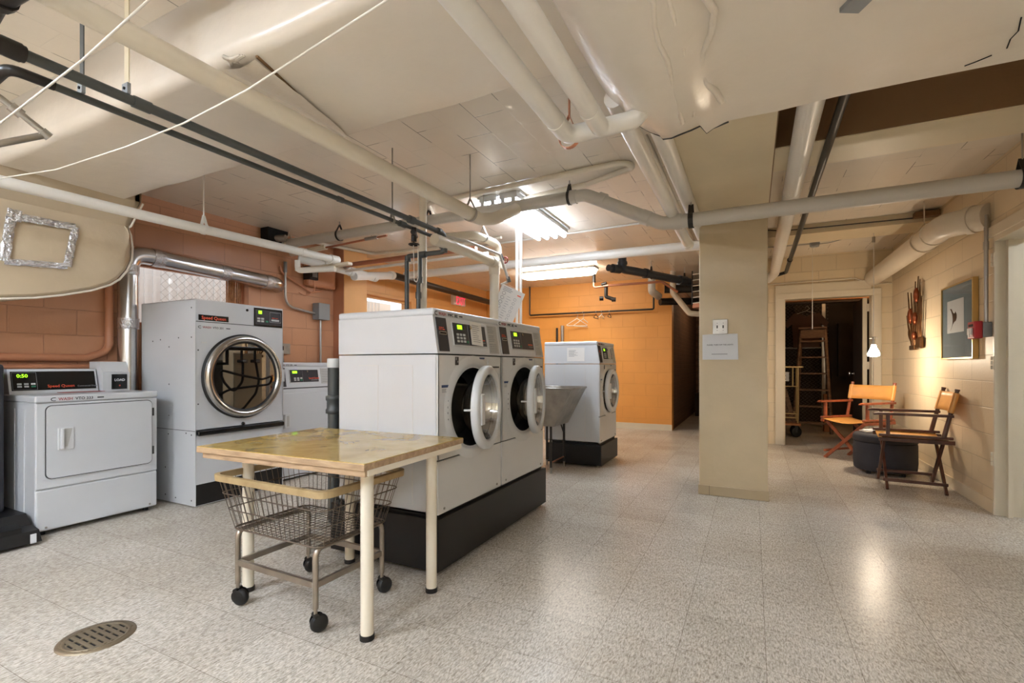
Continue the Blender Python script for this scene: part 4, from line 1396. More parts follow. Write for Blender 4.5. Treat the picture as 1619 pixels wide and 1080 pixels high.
front_washer('single washer with closed door in front of orange wall', (-1.47, 5.07, 0.262), 0.0, 0.70, 1.10, 'VWC 302', 'single washer', clear=True, note=True, dep=0.64)


def tall_dryer():
    w, dep, H_ = 0.775, 0.75, 1.616
    r = thing('tall_dryer', 'tall white dryer with big round glass door under mesh window', 'dryer', (-3.85, 2.255, 0), PI / 2)
    cx, cz, R = 0.392, 1.01, 0.285
    t = MB()
    t.box(0, 0.004, 0.0, dep, 0.012, H_, 'white')
    t.box(w - 0.004, w, 0.0, dep, 0.012, H_, 'white')
    t.box(0, w, dep - 0.004, dep, 0.012, H_, 'white')
    t.box(0, w, 0, dep, H_ - 0.004, H_, 'white')
    t.box(0, w, 0.004, dep, 0.008, 0.012, 'white')
    t.box(-0.001, 0, 0.004, dep, 0.588, 0.592, 'seam')
    for (y, z) in ((0.05, 1.32), (0.22, 1.32), (0.47, 1.31), (0.35, 1.25), (0.35, 0.95), (0.35, 0.7), (0.12, 0.57), (0.36, 0.55), (0.05, 0.56), (0.05, 0.05), (0.26, 0.05), (0.40, 0.28), (0.4, 0.06), (0.05, 1.55), (0.58, 1.30)):
        t.tube([(-0.002, y, z), (0.001, y, z)], 0.006, 'seam', 6)
    t.build('cabinet', r)
    t = MB()
    t.plate_hole(0.002, w - 0.002, 0.60, 1.44, cx, cz, R, 0.0, 'white', 56)
    t.box(w - 0.002, w + 0.004, -0.004, 0.01, 0.64, 1.24, 'offwhite', bev=0.001)
    for (x, z) in ((0.02, 1.22), (0.02, 0.80)):
        t.tube([(x, -0.003, z), (x, 0.001, z)], 0.006, 'seam', 6)
    t.box(0.045, 0.085, -0.002, 0, 1.275, 1.285, 'offwhite')
    t.build('front_panel', r)
    t = MB()
    t.box(0.002, w - 0.002, -0.001, 0.006, 1.446, H_ - 0.001, 'white')
    t.box(0.002, w - 0.002, 0.004, 0.010, 1.438, 1.448, 'seam')
    t.tube([(0.425, -0.005, 1.57), (0.425, 0, 1.57)], 0.011, 'blackgloss', 12)
    t.build('upper_panel', r)
    t = MB()
    t.box(0.002, w - 0.002, 0.0, 0.006, 0.175, 0.555, 'white')
    t.build('lower_panel', r)
    t = MB()
    t.box(0.002, w - 0.002, 0.004, 0.01, 0.012, 0.175, 'black')
    t.build('toe_kick', r)
    t = MB()
    t.box(0.006, w - 0.002, -0.032, 0.0, 0.553, 0.592, 'blackgloss', bev=0.012, seg=3)
    t.build('lint_door_handle', r)
    MB().lathe([(0, 0.012), (0.012, 0.012), (0.014, 0.0)], 'blackgloss', 12, FRONT(0.388, 0, 0.612)).build('lock', r)
    # door
    d = bpy.data.objects.new('door', None)
    C.objects.link(d)
    d.parent = r
    d.location = (cx, 0, cz)
    t = MB()
    t.lathe([(0.350, 0.0), (0.352, 0.014), (0.340, 0.020)], 'rubber', 64, RX90)
    t.lathe([(0.340, 0.018), (0.338, 0.045), (0.322, 0.062), (0.300, 0.058), (0.288, 0.045), (0.284, 0.03)], 'steel', 64, RX90)
    t.build('ring', d)
    MB().lathe([(0.288, 0.044), (0.276, 0.040), (0.272, 0.028)], 'rubber', 56, RX90).build('gasket', d)
    MB().disc(0.275, 0.034, 'dryer_glass', 64, RX90).build('glass', d)
    t = MB()
    t.box(0.30, 0.372, -0.04, -0.005, -0.055, 0.055, 'white2', bev=0.004)
    t.build('hinge', d)
    t = MB()
    t.lathe([(R, 0.0), (R, -0.06), (R + 0.07, -0.08), (R + 0.07, -0.6), (0, -0.6)], 'steel_dull', 48, FRONT(cx, 0, cz))
    t.build('drum', r)
    # name plate and controls
    t = MB()
    t.box(0.022, 0.262, -0.004, 0, 1.454, 1.498, 'blackgloss', bev=0.001)
    t.text('Speed Queen', 0.036, 'redtext', FRONT(0.142, -0.0045, 1.464), 'CENTER')
    t.build('name_plate', r)
    brand_strip(r, FRONT(0.022, -0.0005, 1.392), 'VTO 331', 0.68)
    t = MB()
    x0, x1, z0, z1 = 0.487, 0.765, 1.445, 1.600
    t.box(x0, x1, -0.006, 0, z0, z1, 'blackgloss', bev=0.002)
    t.box(x0 + 0.010, x1 - 0.010, -0.0075, -0.006, z0 + 0.012, z1 - 0.012, 'panel')
    t.tube([(x0 + 0.150, -0.0085, z0 + 0.04), (x1 - 0.018, -0.0085, z0 + 0.04), (x1 - 0.018, -0.0085, z1 - 0.028), (x0 + 0.150, -0.0085, z1 - 0.028)], 0.002, 'button', 5, closed=True)
    t.box(x0 + 0.165, x1 - 0.035, -0.010, -0.0075, z0 + 0.05, z0 + 0.066, 'button')
    t.text('INSERT CARD', 0.010, 'redtext', FRONT(x0 + 0.170, -0.008, z0 + 0.074))
    cp = t.build('control_panel', r)
    MB().box(x0 + 0.04, x0 + 0.072, -0.009, -0.0075, z1 - 0.05, z1 - 0.022, 'led').build('display', cp)
    for i in range(2):
        for j in range(2):
            MB().box(x0 + 0.028 + i * 0.036, x0 + 0.056 + i * 0.036, -0.0105, -0.0075, z0 + 0.034 + j * 0.022, z0 + 0.050 + j * 0.022, 'button', bev=0.001).build('button', cp)
    MB().box(x0 + 0.108, x0 + 0.134, -0.0105, -0.0075, z0 + 0.034, z0 + 0.05, 'greenbtn', bev=0.001).build('button', cp)
    for x in (0.06, 0.7):
        for y in (0.06, 0.7):
            MB().tube([(x, y, 0), (x, y, 0.012)], 0.02, 'rubber', 8).build('foot', r)
    return r


tall_dryer()


def small_dryer():
    w, dep, H_ = 0.70, 0.62, 0.905
    r = thing('small_dryer', 'low white dryer with square door at left edge of room', 'dryer', (-4.08, 1.405, 0), PI / 2)
    t = MB()
    t.box(0, w, 0.012, dep, 0.03, H_ - 0.045, 'white', bev=0.006)
    for y in (0.16, 0.30):
        t.box(-0.003, 0, y, y + 0.006, 0.06, H_ - 0.09, 'white')
    t.build('cabinet', r)
    t = MB()
    t.box(0, w, 0, 0.016, 0.302, H_ - 0.05, 'white', bev=0.006)
    t.build('front_panel', r)
    t = MB()
    t.box(0, w, 0, 0.016, 0.035, 0.296, 'white', bev=0.008)
    for x in (0.05, w - 0.05):
        t.tube([(x, -0.003, 0.055), (x, 0.001, 0.055)], 0.007, 'steel_dull', 8)
    t.build('lower_panel', r)
    t = MB()
    t.box(-0.004, w + 0.004, -0.004, dep, H_ - 0.045, H_, 'white', bev=0.009, seg=3)
    t.build('top', r)
    # door
    x0, x1, z0, z1 = 0.045, 0.665, 0.362, 0.842

    def rr(x0, x1, z0, z1, q, n=6):
        P_ = []
        for (cx, cz, a0) in ((x1 - q, z0 + q, -PI / 2), (x1 - q, z1 - q, 0), (x0 + q, z1 - q, PI / 2), (x0 + q, z0 + q, PI)):
            for k in range(n + 1):
                a = a0 + (PI / 2) * k / n
                P_.append((cx + q * math.cos(a), cz + q * math.sin(a)))
        return P_
    t = MB()
    t.prism(rr(x0, x1, z0, z1, 0.035), 0.0, 0.0035, 'seam', RX90)
    t.prism(rr(x0 + 0.005, x1 - 0.005, z0 + 0.005, z1 - 0.005, 0.032), 0.0, 0.010, 'white', RX90)
    d = t.build('door', r)
    t = MB()
    hx, hz = 0.105, 0.545
    t.box(hx, hx + 0.085, -0.016, -0.008, hz, hz + 0.145, 'white2', bev=0.004)
    t.box(hx + 0.012, hx + 0.03, -0.030, -0.012, hz + 0.006, hz + 0.14, 'white2', bev=0.005)
    t.prism([(hx + 0.03, hz + 0.02), (hx + 0.05, hz + 0.02), (hx + 0.075, hz + 0.138), (hx + 0.03, hz + 0.138)], 0.016, 0.0166, 'label_grey', RX90)
    t.build('handle', d)
    for z in (0.43, 0.72):
        MB().box(x1 - 0.004, x1 + 0.012, -0.008, 0, z, z + 0.06, 'seam', bev=0.002).build('hinge', d)
    # console along the back
    t = MB()
    P = [(0.40, H_), (0.52, H_), (0.52, H_ + 0.17), (0.445, H_ + 0.17)]
    t.prism(P, 0.005, 0.50, 'white', ZX)
    c = t.build('console', r)
    a_ = math.atan2(0.045, 0.17)
    S = T3(0, 0.40, H_) @ Matrix.Rotation(-a_, 4, 'X') @ RX90
    t = MB()
    t.box(0.018, 0.488, 0.022, 0.158, 0.0, 0.003, 'blackgloss', S, bev=0.001)
    t.tube([(0.024, 0.028, 0.0035), (0.150, 0.028, 0.0035), (0.150, 0.150, 0.0035), (0.024, 0.150, 0.0035)], 0.0016, 'greytext', 5, S, closed=True)
    t.text('Speed Queen', 0.028, 'redtext', S @ T3(0.205, 0.040, 0.0032))
    t.text('Commercial Dryer', 0.016, 'greytext', S @ T3(0.375, 0.040, 0.0032))
    t.build('fascia', c)
    MB().text('0:50', 0.034, 'led', S @ T3(0.048, 0.115, 0.0036)).build('display', c)
    for i in range(3):
        MB().box(0.046 + i * 0.036, 0.070 + i * 0.036, 0.062, 0.074, 0.003, 0.005, 'button', S, bev=0.001).build('button', c)
        MB().box(0.046 + i * 0.036, 0.070 + i * 0.036, 0.044, 0.056, 0.003, 0.005, 'greenbtn' if i == 2 else 'button', S, bev=0.001).build('button', c)
    t = MB()
    t.prism([(0.36, H_), (0.56, H_), (0.56, H_ + 0.225), (0.41, H_ + 0.225), (0.375, H_ + 0.15), (0.355, H_ + 0.14)], 0.51, 0.685, 'white2', ZX)
    k = t.build('card_reader', r)
    t = MB()
    t.box(0.565, 0.668, 0.352, 0.36, H_ + 0.012, H_ + 0.128, 'blackgloss', bev=0.002)
    t.text('LOAD', 0.026, 'paper', FRONT(0.617, 0.351, H_ + 0.075), 'CENTER')
    t.text('o', 0.02, 'redtext', FRONT(0.617, 0.351, H_ + 0.035), 'CENTER')
    t.build('screen', k)
    brand_strip(r, FRONT(0.075, -0.0045, H_ - 0.035), 'VTO 333', 0.76)
    t = MB()
    t.box(0.25, 0.50, 0.30, 0.39, H_, H_ + 0.003, 'maroon', bev=0.001)
    t.build('lint_slot', r)
    for x in (0.05, w - 0.05):
        for y in (0.06, dep - 0.06):
            MB().tube([(x, y, 0), (x, y, 0.035)], 0.018, 'rubber', 8).build('foot', r)
    return r


small_dryer()


def control_dryer(label, y0, handle=True):
    """waist high machine with sloping controls along the left wall"""
    w, dep, zs, zt = 0.69, 0.66, 0.885, 1.13
    r = thing('front_control_dryer', label, 'dryer', (-3.97, y0, 0), PI / 2, 'dryers with sloping controls')
    t = MB()
    t.box(0, w, 0.0, dep, 0.02, zs - 0.01, 'white', bev=0.006)
    t.box(0.004, w - 0.004, 0.004, dep, zs - 0.012, zs, 'seam')
    t.build('cabinet', r)
    t = MB()
    t.prism([(0.0, zs), (dep, zs), (dep, zt - 0.04), (0.035, zt - 0.04)], 0, w, 'white', ZX)
    t.build('control_housing', r)
    MB().box(-0.003, w + 0.003, 0.03, dep, zt - 0.042, zt, 'white', bev=0.012, seg=3).build('lid', r)
    th_ = math.atan2(0.035, zt - 0.04 - zs)
    P = T3(0, 0, zs) @ Matrix.Rotation(-th_, 4, 'X') @ RX90
    t = MB()
    t.box(0.015, 0.105, 0.012, 0.195, 0.0, 0.004, 'panel', P)
    t.box(0.03, 0.095, 0.10, 0.115, 0.004, 0.006, 'steel_dull', P)
    t.build('card_reader', r)
    t = MB()
    t.box(0.15, 0.50, 0.045, 0.180, 0, 0.004, 'white2', P)
    t.box(0.158, 0.492, 0.052, 0.174, 0.004, 0.006, 'panel', P)
    t.tube([(0.30, 0.054, 0.0065), (0.30, 0.172, 0.0065)], 0.0016, 'greytext', 4, P)
    t.text('Speed Queen', 0.024, 'redtext', P @ T3(0.37, 0.082, 0.0062))
    t.box(0.40, 0.48, 0.066, 0.073, 0.006, 0.0066, 'greytext', P)
    c = t.build('control_panel', r)
    MB().box(0.185, 0.24, 0.140, 0.162, 0.006, 0.0075, 'led', P).build('display', c)
    for i in range(3):
        for j in range(2):
            MB().box(0.196 + i * 0.036, 0.220 + i * 0.036, 0.066 + j * 0.018, 0.080 + j * 0.018, 0.006, 0.009, 'greenbtn' if (i == 2 and j == 0) else 'button', P, bev=0.001).build('button', c)
    MB().tube([(0.36, 0.158, 0.004), (0.36, 0.158, 0.012)], 0.010, 'steel', 12, P).build('lock', c)
    t = MB()
    t.box(0.53, 0.665, 0.03, 0.19, 0, 0.003, 'label_grey', P)
    lines(t, 0.54, 0.655, 0.04, 0.18, 8, 'greytext', P @ T3(0, 0, 0.003), 0.004, 3)
    t.build('instruction_label', r)
    brand_strip(r, FRONT(0.02, 0.0295, zt - 0.034), 'VTO 335', 0.6)
    t = MB()
    t.box(0.03, 0.66, -0.008, 0, 0.36, zs - 0.05, 'white', bev=0.004)
    d = t.build('door', r)
    t = MB()
    t.box(0.06, 0.14, -0.014, -0.006, 0.50, 0.64, 'white2', bev=0.003)
    t.box(0.07, 0.09, -0.026, -0.012, 0.505, 0.635, 'white2', bev=0.004)
    t.box(0.095, 0.125, -0.0145, -0.0135, 0.52, 0.62, 'label_grey')
    t.build('handle', d)
    for x in (0.05, w - 0.05):
        for y in (0.06, dep - 0.06):
            MB().tube([(x, y, 0), (x, y, 0.02)], 0.018, 'rubber', 8).build('foot', r)
    return r


control_dryer('white dryer with sloping controls just right of tall dryer', 3.06)
control_dryer('white dryer with sloping controls half hidden behind the grey standpipe', 3.78)
# grey standpipe with white cap
sp = thing('standpipe', 'grey steel standpipe with white cap rising behind the table', 'pipe', (-2.65, 2.50, 0))
sp.scale = (1.18, 1.18, 1)
MB().tube([(0, 0, 0), (0, 0, 1.10)], 0.034, 'pipe_dark', 18).build('pipe', sp)
t = MB()
t.lathe([(0.034, 0.76), (0.046, 0.765), (0.046, 0.79), (0.040, 0.80), (0.040, 0.85), (0.046, 0.86), (0.046, 0.885), (0.034, 0.89)], 'pipe_dark', 20)
t.build('coupling', sp)
MB().lathe([(0.036, 1.085), (0.038, 1.09), (0.038, 1.145), (0.034, 1.15), (0.0, 1.15)], 'pipe_pvc', 20).build('cap', sp)
# hoses and taps behind the paired washers
t = thing('tap_board', 'cream board with taps behind the farther paired washer', 'tap board', (-2.42, 3.64, 0))
MB().box(-0.01, 0.01, -0.17, 0.17, 0.0, 1.24, 'beam').build('board', t)
for y in (-0.13, 0.03):
    q = MB().tube([(-0.08, y, 1.29), (-0.08, y, 1.15), (-0.10, y, 1.12)], 0.014, 'pipe_black', 8)
    q.tube([(-0.05, y - 0.03, 1.15), (-0.11, y + 0.02, 1.15)], 0.018, 'pipe_black', 8)
    q.tube([(-0.13, y + 0.03, 1.15), (-0.10, y + 0.01, 1.15)], 0.022, 'steel_dull', 8)
    q.build('tap', t)
tag(MB().tube([(-2.50, 3.23, 1.29), (-2.50, 3.90, 1.29)], 0.022, 'pipe_black', 10).tube([(-2.50, 3.34, 1.45), (-2.50, 3.34, 1.12), (-2.50, 3.22, 1.12)], 0.02, 'pipe_black', 10).build('manifold_pipe'), 'black manifold pipe behind the paired washers', 'pipe')
for pts, lab in (([(-2.52, 3.51, 1.12), (-2.53, 3.50, 0.92), (-2.55, 3.38, 0.80), (-2.56, 3.27, 0.92), (-2.57, 3.20, 1.06), (-2.57, 3.42, 1.0), (-2.56, 3.72, 0.94), (-2.55, 3.86, 0.98), (-2.54, 3.84, 0.88), (-2.53, 3.6, 0.86), (-2.50, 3.36, 0.84), (-2.25, 3.30, 0.7)], 'black rubber hose looping from left tap behind the washers'),
                 ([(-2.52, 3.67, 1.12), (-2.53, 3.70, 0.92), (-2.53, 3.66, 0.78), (-2.52, 3.52, 0.62), (-2.50, 3.38, 0.56), (-2.48, 3.32, 0.68), (-2.25, 3.25, 0.72)], 'black rubber hose looping from right tap behind the washers')):
    tag(MB().tube(fillet(pts, 0.12, 6), 0.013, 'rubber', 8).build('water_hose'), lab, 'hose')
# wall electrics on the left wall
r = thing('electrical_box', 'grey electrical box with curved conduits on the terracotta wall', 'electrical box', (-4.74, 4.28, 1.76))
MB().box(-0.06, 0.05, -0.085, 0.085, -0.10, 0.10, 'greybox', bev=0.004).build('box', r)
MB().tube(fillet([(-0.02, -0.5, 0.52), (-0.02, -0.5, 0.02), (-0.02, -0.08, -0.03)], 0.14), 0.014, 'conduit', 10).tube([(-0.02, -0.5, 0.40), (-0.02, -0.5, 0.52)], 0.02, 'greybox', 10).build('conduit', r)
MB().tube([(-0.02, 0.0, -0.10), (-0.02, 0.0, -0.9)], 0.014, 'conduit', 10).build('conduit', r)
o = thing('wall_outlet', 'double wall outlet with black plug beside the tall dryer', 'outlet', (-4.795, 3.79, 1.29))
MB().box(0, 0.03, -0.10, 0.06, -0.06, 0.06, 'steel_dull', bev=0.003).build('plate', o)
MB().box(0.03, 0.05, -0.08, -0.04, -0.02, 0.03, 'rubber', bev=0.004).tube(fillet([(0.045, -0.06, -0.01), (0.06, -0.06, -0.06), (0.05, -0.04, -0.25)], 0.03), 0.006, 'rubber', 6).build('plug', o)
o = thing('thermostat_box', 'small black control box below the white pipes on left wall', 'control box', (-4.70, 4.10, 2.20))
MB().box(-0.08, 0.04, -0.06, 0.06, -0.08, 0.08, 'black', bev=0.004).build('box', o)
MB().box(0.04, 0.045, -0.03, 0.04, -0.05, 0.05, 'greybox').box(0.045, 0.046, -0.015, -0.005, 0.0, 0.025, 'hole').box(0.045, 0.046, 0.012, 0.022, 0.0, 0.025, 'hole').build('face', o)
MB().tube(fillet([(0.0, 0.02, -0.08), (0.0, 0.05, -0.2), (-0.05, -0.05, -0.28), (-0.08, -0.12, -0.24)], 0.08), 0.006, 'terracotta_flat', 6).build('wire', o)
tag(MB().tube(fillet([(-4.77, 3.72, 2.22), (-4.77, 3.74, 2.15), (-4.77, 4.15, 1.98), (-4.77, 4.3, 2.02)], 0.08), 0.012, 'terracotta_flat', 8).build('wall_cable'), 'terracotta painted cable sloping across wall above silver duct end', 'cable')
tag(MB().box(-4.8, -4.70, 4.05, 4.48, 2.05, 2.40, 'terracotta_flat', bev=0.03).build('wall_bulge'), 'terracotta painted boxed lump on wall beside the column', 'boxing')
tag(MB().box(-4.8, -4.68, 3.50, 3.75, 2.44, CZ, 'hole').tube([(-4.72, 3.60, 2.5), (-4.60, 3.66, 2.5)], 0.04, 'steel_dull', 10).build('wall_opening'), 'dark rough opening at the wall top above cross pipe end', 'opening')
tag(MB().box(-4.0, -3.3, 3.28, 3.34, 2.02, 2.05, 'pipe_cream', bev=0.008).build('bracket_rail'), 'cream bracket rail just under the white left pipe', 'bracket')

# utility sink
s_ = thing('utility_sink', 'grey galvanised utility sink with slanted front behind the washers', 'sink', (-1.60, 4.55, 0), PI / 2)
t = MB()
w_, zt_, zb = 0.46, 0.868, 0.48
T = [(0, 0, zt_), (w_, 0, zt_), (w_, 0.52, zt_), (0, 0.52, zt_)]
B_ = [(0.02, 0.20, zb), (w_ - 0.02, 0.20, zb), (w_ - 0.02, 0.46, zb), (0.02, 0.46, zb)]
Ti = [(0.015, 0.015, zt_), (w_ - 0.015, 0.015, zt_), (w_ - 0.015, 0.505, zt_), (0.015, 0.505, zt_)]
Bi = [(0.03, 0.21, zb + 0.02), (w_ - 0.03, 0.21, zb + 0.02), (w_ - 0.03, 0.45, zb + 0.02), (0.03, 0.45, zb + 0.02)]
t.raw(T + B_, [(k, 4 + k, 4 + (k + 1) % 4, (k + 1) % 4) for k in range(4)] + [(4, 7, 6, 5)], 'steel_dull')
t.raw(Ti + Bi, [(k, (k + 1) % 4, 4 + (k + 1) % 4, 4 + k) for k in range(4)] + [(4, 5, 6, 7)], 'steel_dull')
t.raw(T + Ti, [(k, (k + 1) % 4, 4 + (k + 1) % 4, 4 + k) for k in range(4)], 'steel_dull')
t.tube([(p[0], p[1], p[2]) for p in T], 0.010, 'steel_dull', 8, closed=True)
t.build('basin', s_)
for (x, y) in ((0.04, 0.24), (w_ - 0.04, 0.24), (0.04, 0.44), (w_ - 0.04, 0.44)):
    q = MB().tube([(x, y, zb + 0.01), (x, y, 0.05)], 0.014, 'pipe_black', 8)
    q.tube([(x, y, 0.06), (x, y, 0.04), (x, y, 0.0)], [0.016, 0.011, 0.013], 'steel_dull', 8)
    q.build('leg', s_)
MB().tube([(0.04, 0.24, 0.11), (w_ - 0.04, 0.24, 0.11)], 0.008, 'copper', 6).tube([(w_ - 0.04, 0.24, 0.36), (w_ - 0.14, 0.24, 0.48)], 0.008, 'pipe_black', 6).build('brace', s_)

# ------------------------------------------------------------------ table
tb = thing('folding_table', 'square folding table with worn yellow top and cream round legs', 'table', (-1.785, 1.70, 0), math.radians(2.0))
t = MB()
t.box(-0.478, 0.490, -0.362, 0.362, 0.708, 0.733, 'table_edge', bev=0.002)
t.box(-0.476, 0.488, -0.360, 0.360, 0.733, 0.736, 'table_top')
t.build('tabletop', tb)
MB().box(-0.448, 0.484, -0.352, 0.33, 0.684, 0.708, 'table_edge').build('apron', tb)
MB().box(0.482, 0.491, -0.34, 0.34, 0.686, 0.709, 'table_leg').build('side_rail', tb)
for (x, y) in ((0.388, -0.230), (0.392, 0.222), (-0.220, 0.325), (-0.430, -0.140)):
    q = bpy.data.objects.new('leg', None)
    C.objects.link(q)
    q.parent = tb
    q.location = (x, y, 0)
    MB().tube([(0, 0, 0.02), (0, 0, 0.70)], 0.026, 'table_leg', 18).build('tube', q)
    MB().tube([(0, 0, 0), (0, 0, 0.022)], 0.029, 'rubber', 18).build('foot_cap', q)

# ------------------------------------------------------------------ wire basket cart
ct = thing('laundry_cart', 'wire basket laundry cart on black wheels under the table', 'laundry cart', (-1.86, 1.62, 0), math.radians(-1.0))
hx, hy = 0.255, 0.195           # leg spacing


def rect_pts(ax, ay, z, r=0.04, n=5, oy=0.0, ox=0.0):
    P_ = []
    for (sx, sy, a0) in ((1, -1, -PI / 2), (1, 1, 0), (-1, 1, PI / 2), (-1, -1, PI)):
        for k in range(n + 1):
            a = a0 + (PI / 2) * k / n
            P_.append((ox + sx * (ax - r) + r * math.cos(a), oy + sy * (ay - r) + r * math.sin(a), z))
    return P_


zb, zt2 = 0.355, 0.585
bx0, by0, bx1, by1 = 0.285, 0.205, 0.355, 0.245
t = MB()
for f_, r_ in ((0.0, 0.004), (0.38, 0.0028), (0.70, 0.0028), (1.0, 0.004)):
    t.tube(rect_pts(bx0 + (bx1 - bx0) * f_, by0 + (by1 - by0) * f_, zb + (zt2 - zb) * f_), r_, 'wire', 5, closed=True)
nx, ny = 19, 14
for i in range(nx):
    u = -1 + 2 * (i + 0.5) / nx
    t.tube([(u * bx1 * 0.94, -by1, zt2), (u * bx0 * 0.96, -by0, zb + 0.004), (u * bx0 * 0.96, by0, zb + 0.004), (u * bx1 * 0.94, by1, zt2)], 0.0019, 'wire', 4)
for i in range(ny):
    u = -1 + 2 * (i + 0.5) / ny
    t.tube([(-bx1, u * by1 * 0.92, zt2), (-bx0, u * by0 * 0.94, zb), (bx0, u * by0 * 0.94, zb), (bx1, u * by1 * 0.92, zt2)], 0.0019, 'wire', 4)
t.build('wire_basket', ct)
t = MB()
pts = rect_pts(bx1 + 0.004, by1 + 0.004, zt2 + 0.005, 0.05, 6)
vs_, fs = [], []
for (x, y, z) in pts:
    d = Vector((x, y, 0)).normalized()
    for (a, b2) in ((-0.010, -0.016), (0.010, -0.016), (0.012, 0.012), (-0.012, 0.014)):
        vs_.append((x + d.x * a, y + d.y * a, z + b2))
n = len(pts)
for i in range(n):
    j = (i + 1) % n
    for k in range(4):
        k2 = (k + 1) % 4
        fs.append((i * 4 + k, j * 4 + k, j * 4 + k2, i * 4 + k2))
t.raw(vs_, fs, 'tan_tape')
t.build('rim', ct)
t = MB()
for sx in (-1, 1):
    t.tube(fillet([(sx * hx, -hy, 0.10), (sx * hx, -hy, 0.345), (sx * hx, hy, 0.345), (sx * hx, hy, 0.10)], 0.04), 0.0125, 'cast', 8)
for sy in (-1, 1):
    t.box(-hx, hx, sy * hy - 0.008, sy * hy + 0.008, 0.185, 0.21, 'cast')
for sx in (-1, 1):
    t.box(sx * hx - 0.008, sx * hx + 0.008, -hy, hy, 0.185, 0.21, 'cast')
t.build('frame', ct)
for sx, sy, aa in ((-1, -1, 0.3), (1, -1, 1.2), (-1, 1, 1.5), (1, 1, 1.3)):
    c = bpy.data.objects.new('caster', None)
    C.objects.link(c)
    c.parent = ct
    c.location = (sx * hx, sy * hy, 0)
    c.rotation_euler = (0, 0, aa)
    q = MB().tube([(0, 0, 0.075), (0, 0, 0.11)], 0.008, 'cast', 8)
    q.lathe([(0.0, 0.026), (0.02, 0.025), (0.030, 0.021)], 'black', 16, T3(0.012, 0, 0.046) @ RX90).lathe([(0.0, -0.026), (0.02, -0.025), (0.030, -0.021)], 'black', 16, T3(0.012, 0, 0.046) @ RX90).tube([(0, -0.022, 0.072), (0, 0.022, 0.072)], 0.01, 'black', 8)
    q.build('fork', c)
    MB().lathe([(0.0, 0.022), (0.02, 0.02), (0.034, 0.012), (0.0375, 0.0), (0.034, -0.012), (0.02, -0.02), (0.0, -0.022)], 'rubber', 20, T3(0.015, 0, 0.0378) @ RX90).build('wheel', c)

# floor drain
dr = thing('floor_drain', 'round slotted metal floor drain at lower left', 'drain', (-2.375, 1.005, 0))
t = MB()
t.lathe([(0.128, 0.0), (0.126, 0.004), (0.108, 0.005)], 'drainmetal', 40)
t.disc(0.108, 0.003, 'hole', 40)
t.build('ring', dr)
t = MB()
for i in range(-4, 5):
    y = i * 0.025
    hw = math.sqrt(max(0.0, 0.108 ** 2 - y * y))
    t.box(-hw, hw, y - 0.008, y + 0.008, 0.003, 0.0065, 'drainmetal')
for x in (-0.085, -0.028, 0.028, 0.085):
    hw = math.sqrt(0.108 ** 2 - x * x)
    t.box(x - 0.006, x + 0.006, -hw, hw, 0.003, 0.0064, 'drainmetal')
t.lathe([(0.110, 0.003), (0.109, 0.0066), (0.098, 0.0066), (0.097, 0.003)], 'drainmetal', 40)
t.build('grate', dr)

# black plastic plinth of a machine cut by the left edge
bp_ = thing('machine_stand', 'black moulded plastic machine stand at the lower left edge', 'stand', (-4.12, 1.36, 0), PI / 2)
t = MB()
t.prism([(-0.09, 0.0), (0.60, 0.0), (0.60, 0.05), (0.45, 0.16), (0.02, 0.16), (-0.06, 0.10), (-0.16, 0.085), (-0.20, 0.02)], -0.85, 0.02, 'black', ZX)
t.prism([(-0.16, 0.085), (-0.06, 0.10), (-0.07, 0.13), (-0.155, 0.115)], -0.80, -0.06, 'black', ZX)
t.build('base', bp_)
t = MB()
t.box(-0.035, -0.008, -0.206, -0.20, 0.02, 0.075, 'paper')
t.build('sticker', bp_)
dm = thing('dark_appliance', 'dark glossy appliance side reflecting the room at the left edge', 'appliance', (-4.27, 1.33, 0.16), PI / 2)
t = MB()
t.box(-0.72, 0.0, 0.02, 0.50, 0.0, 0.95, 'panel', bev=0.02)
t.build('cabinet', dm)
MB().box(-0.66, -0.06, 0.005, 0.022, 0.06, 0.86, 'blackgloss', bev=0.01).build('door', dm)


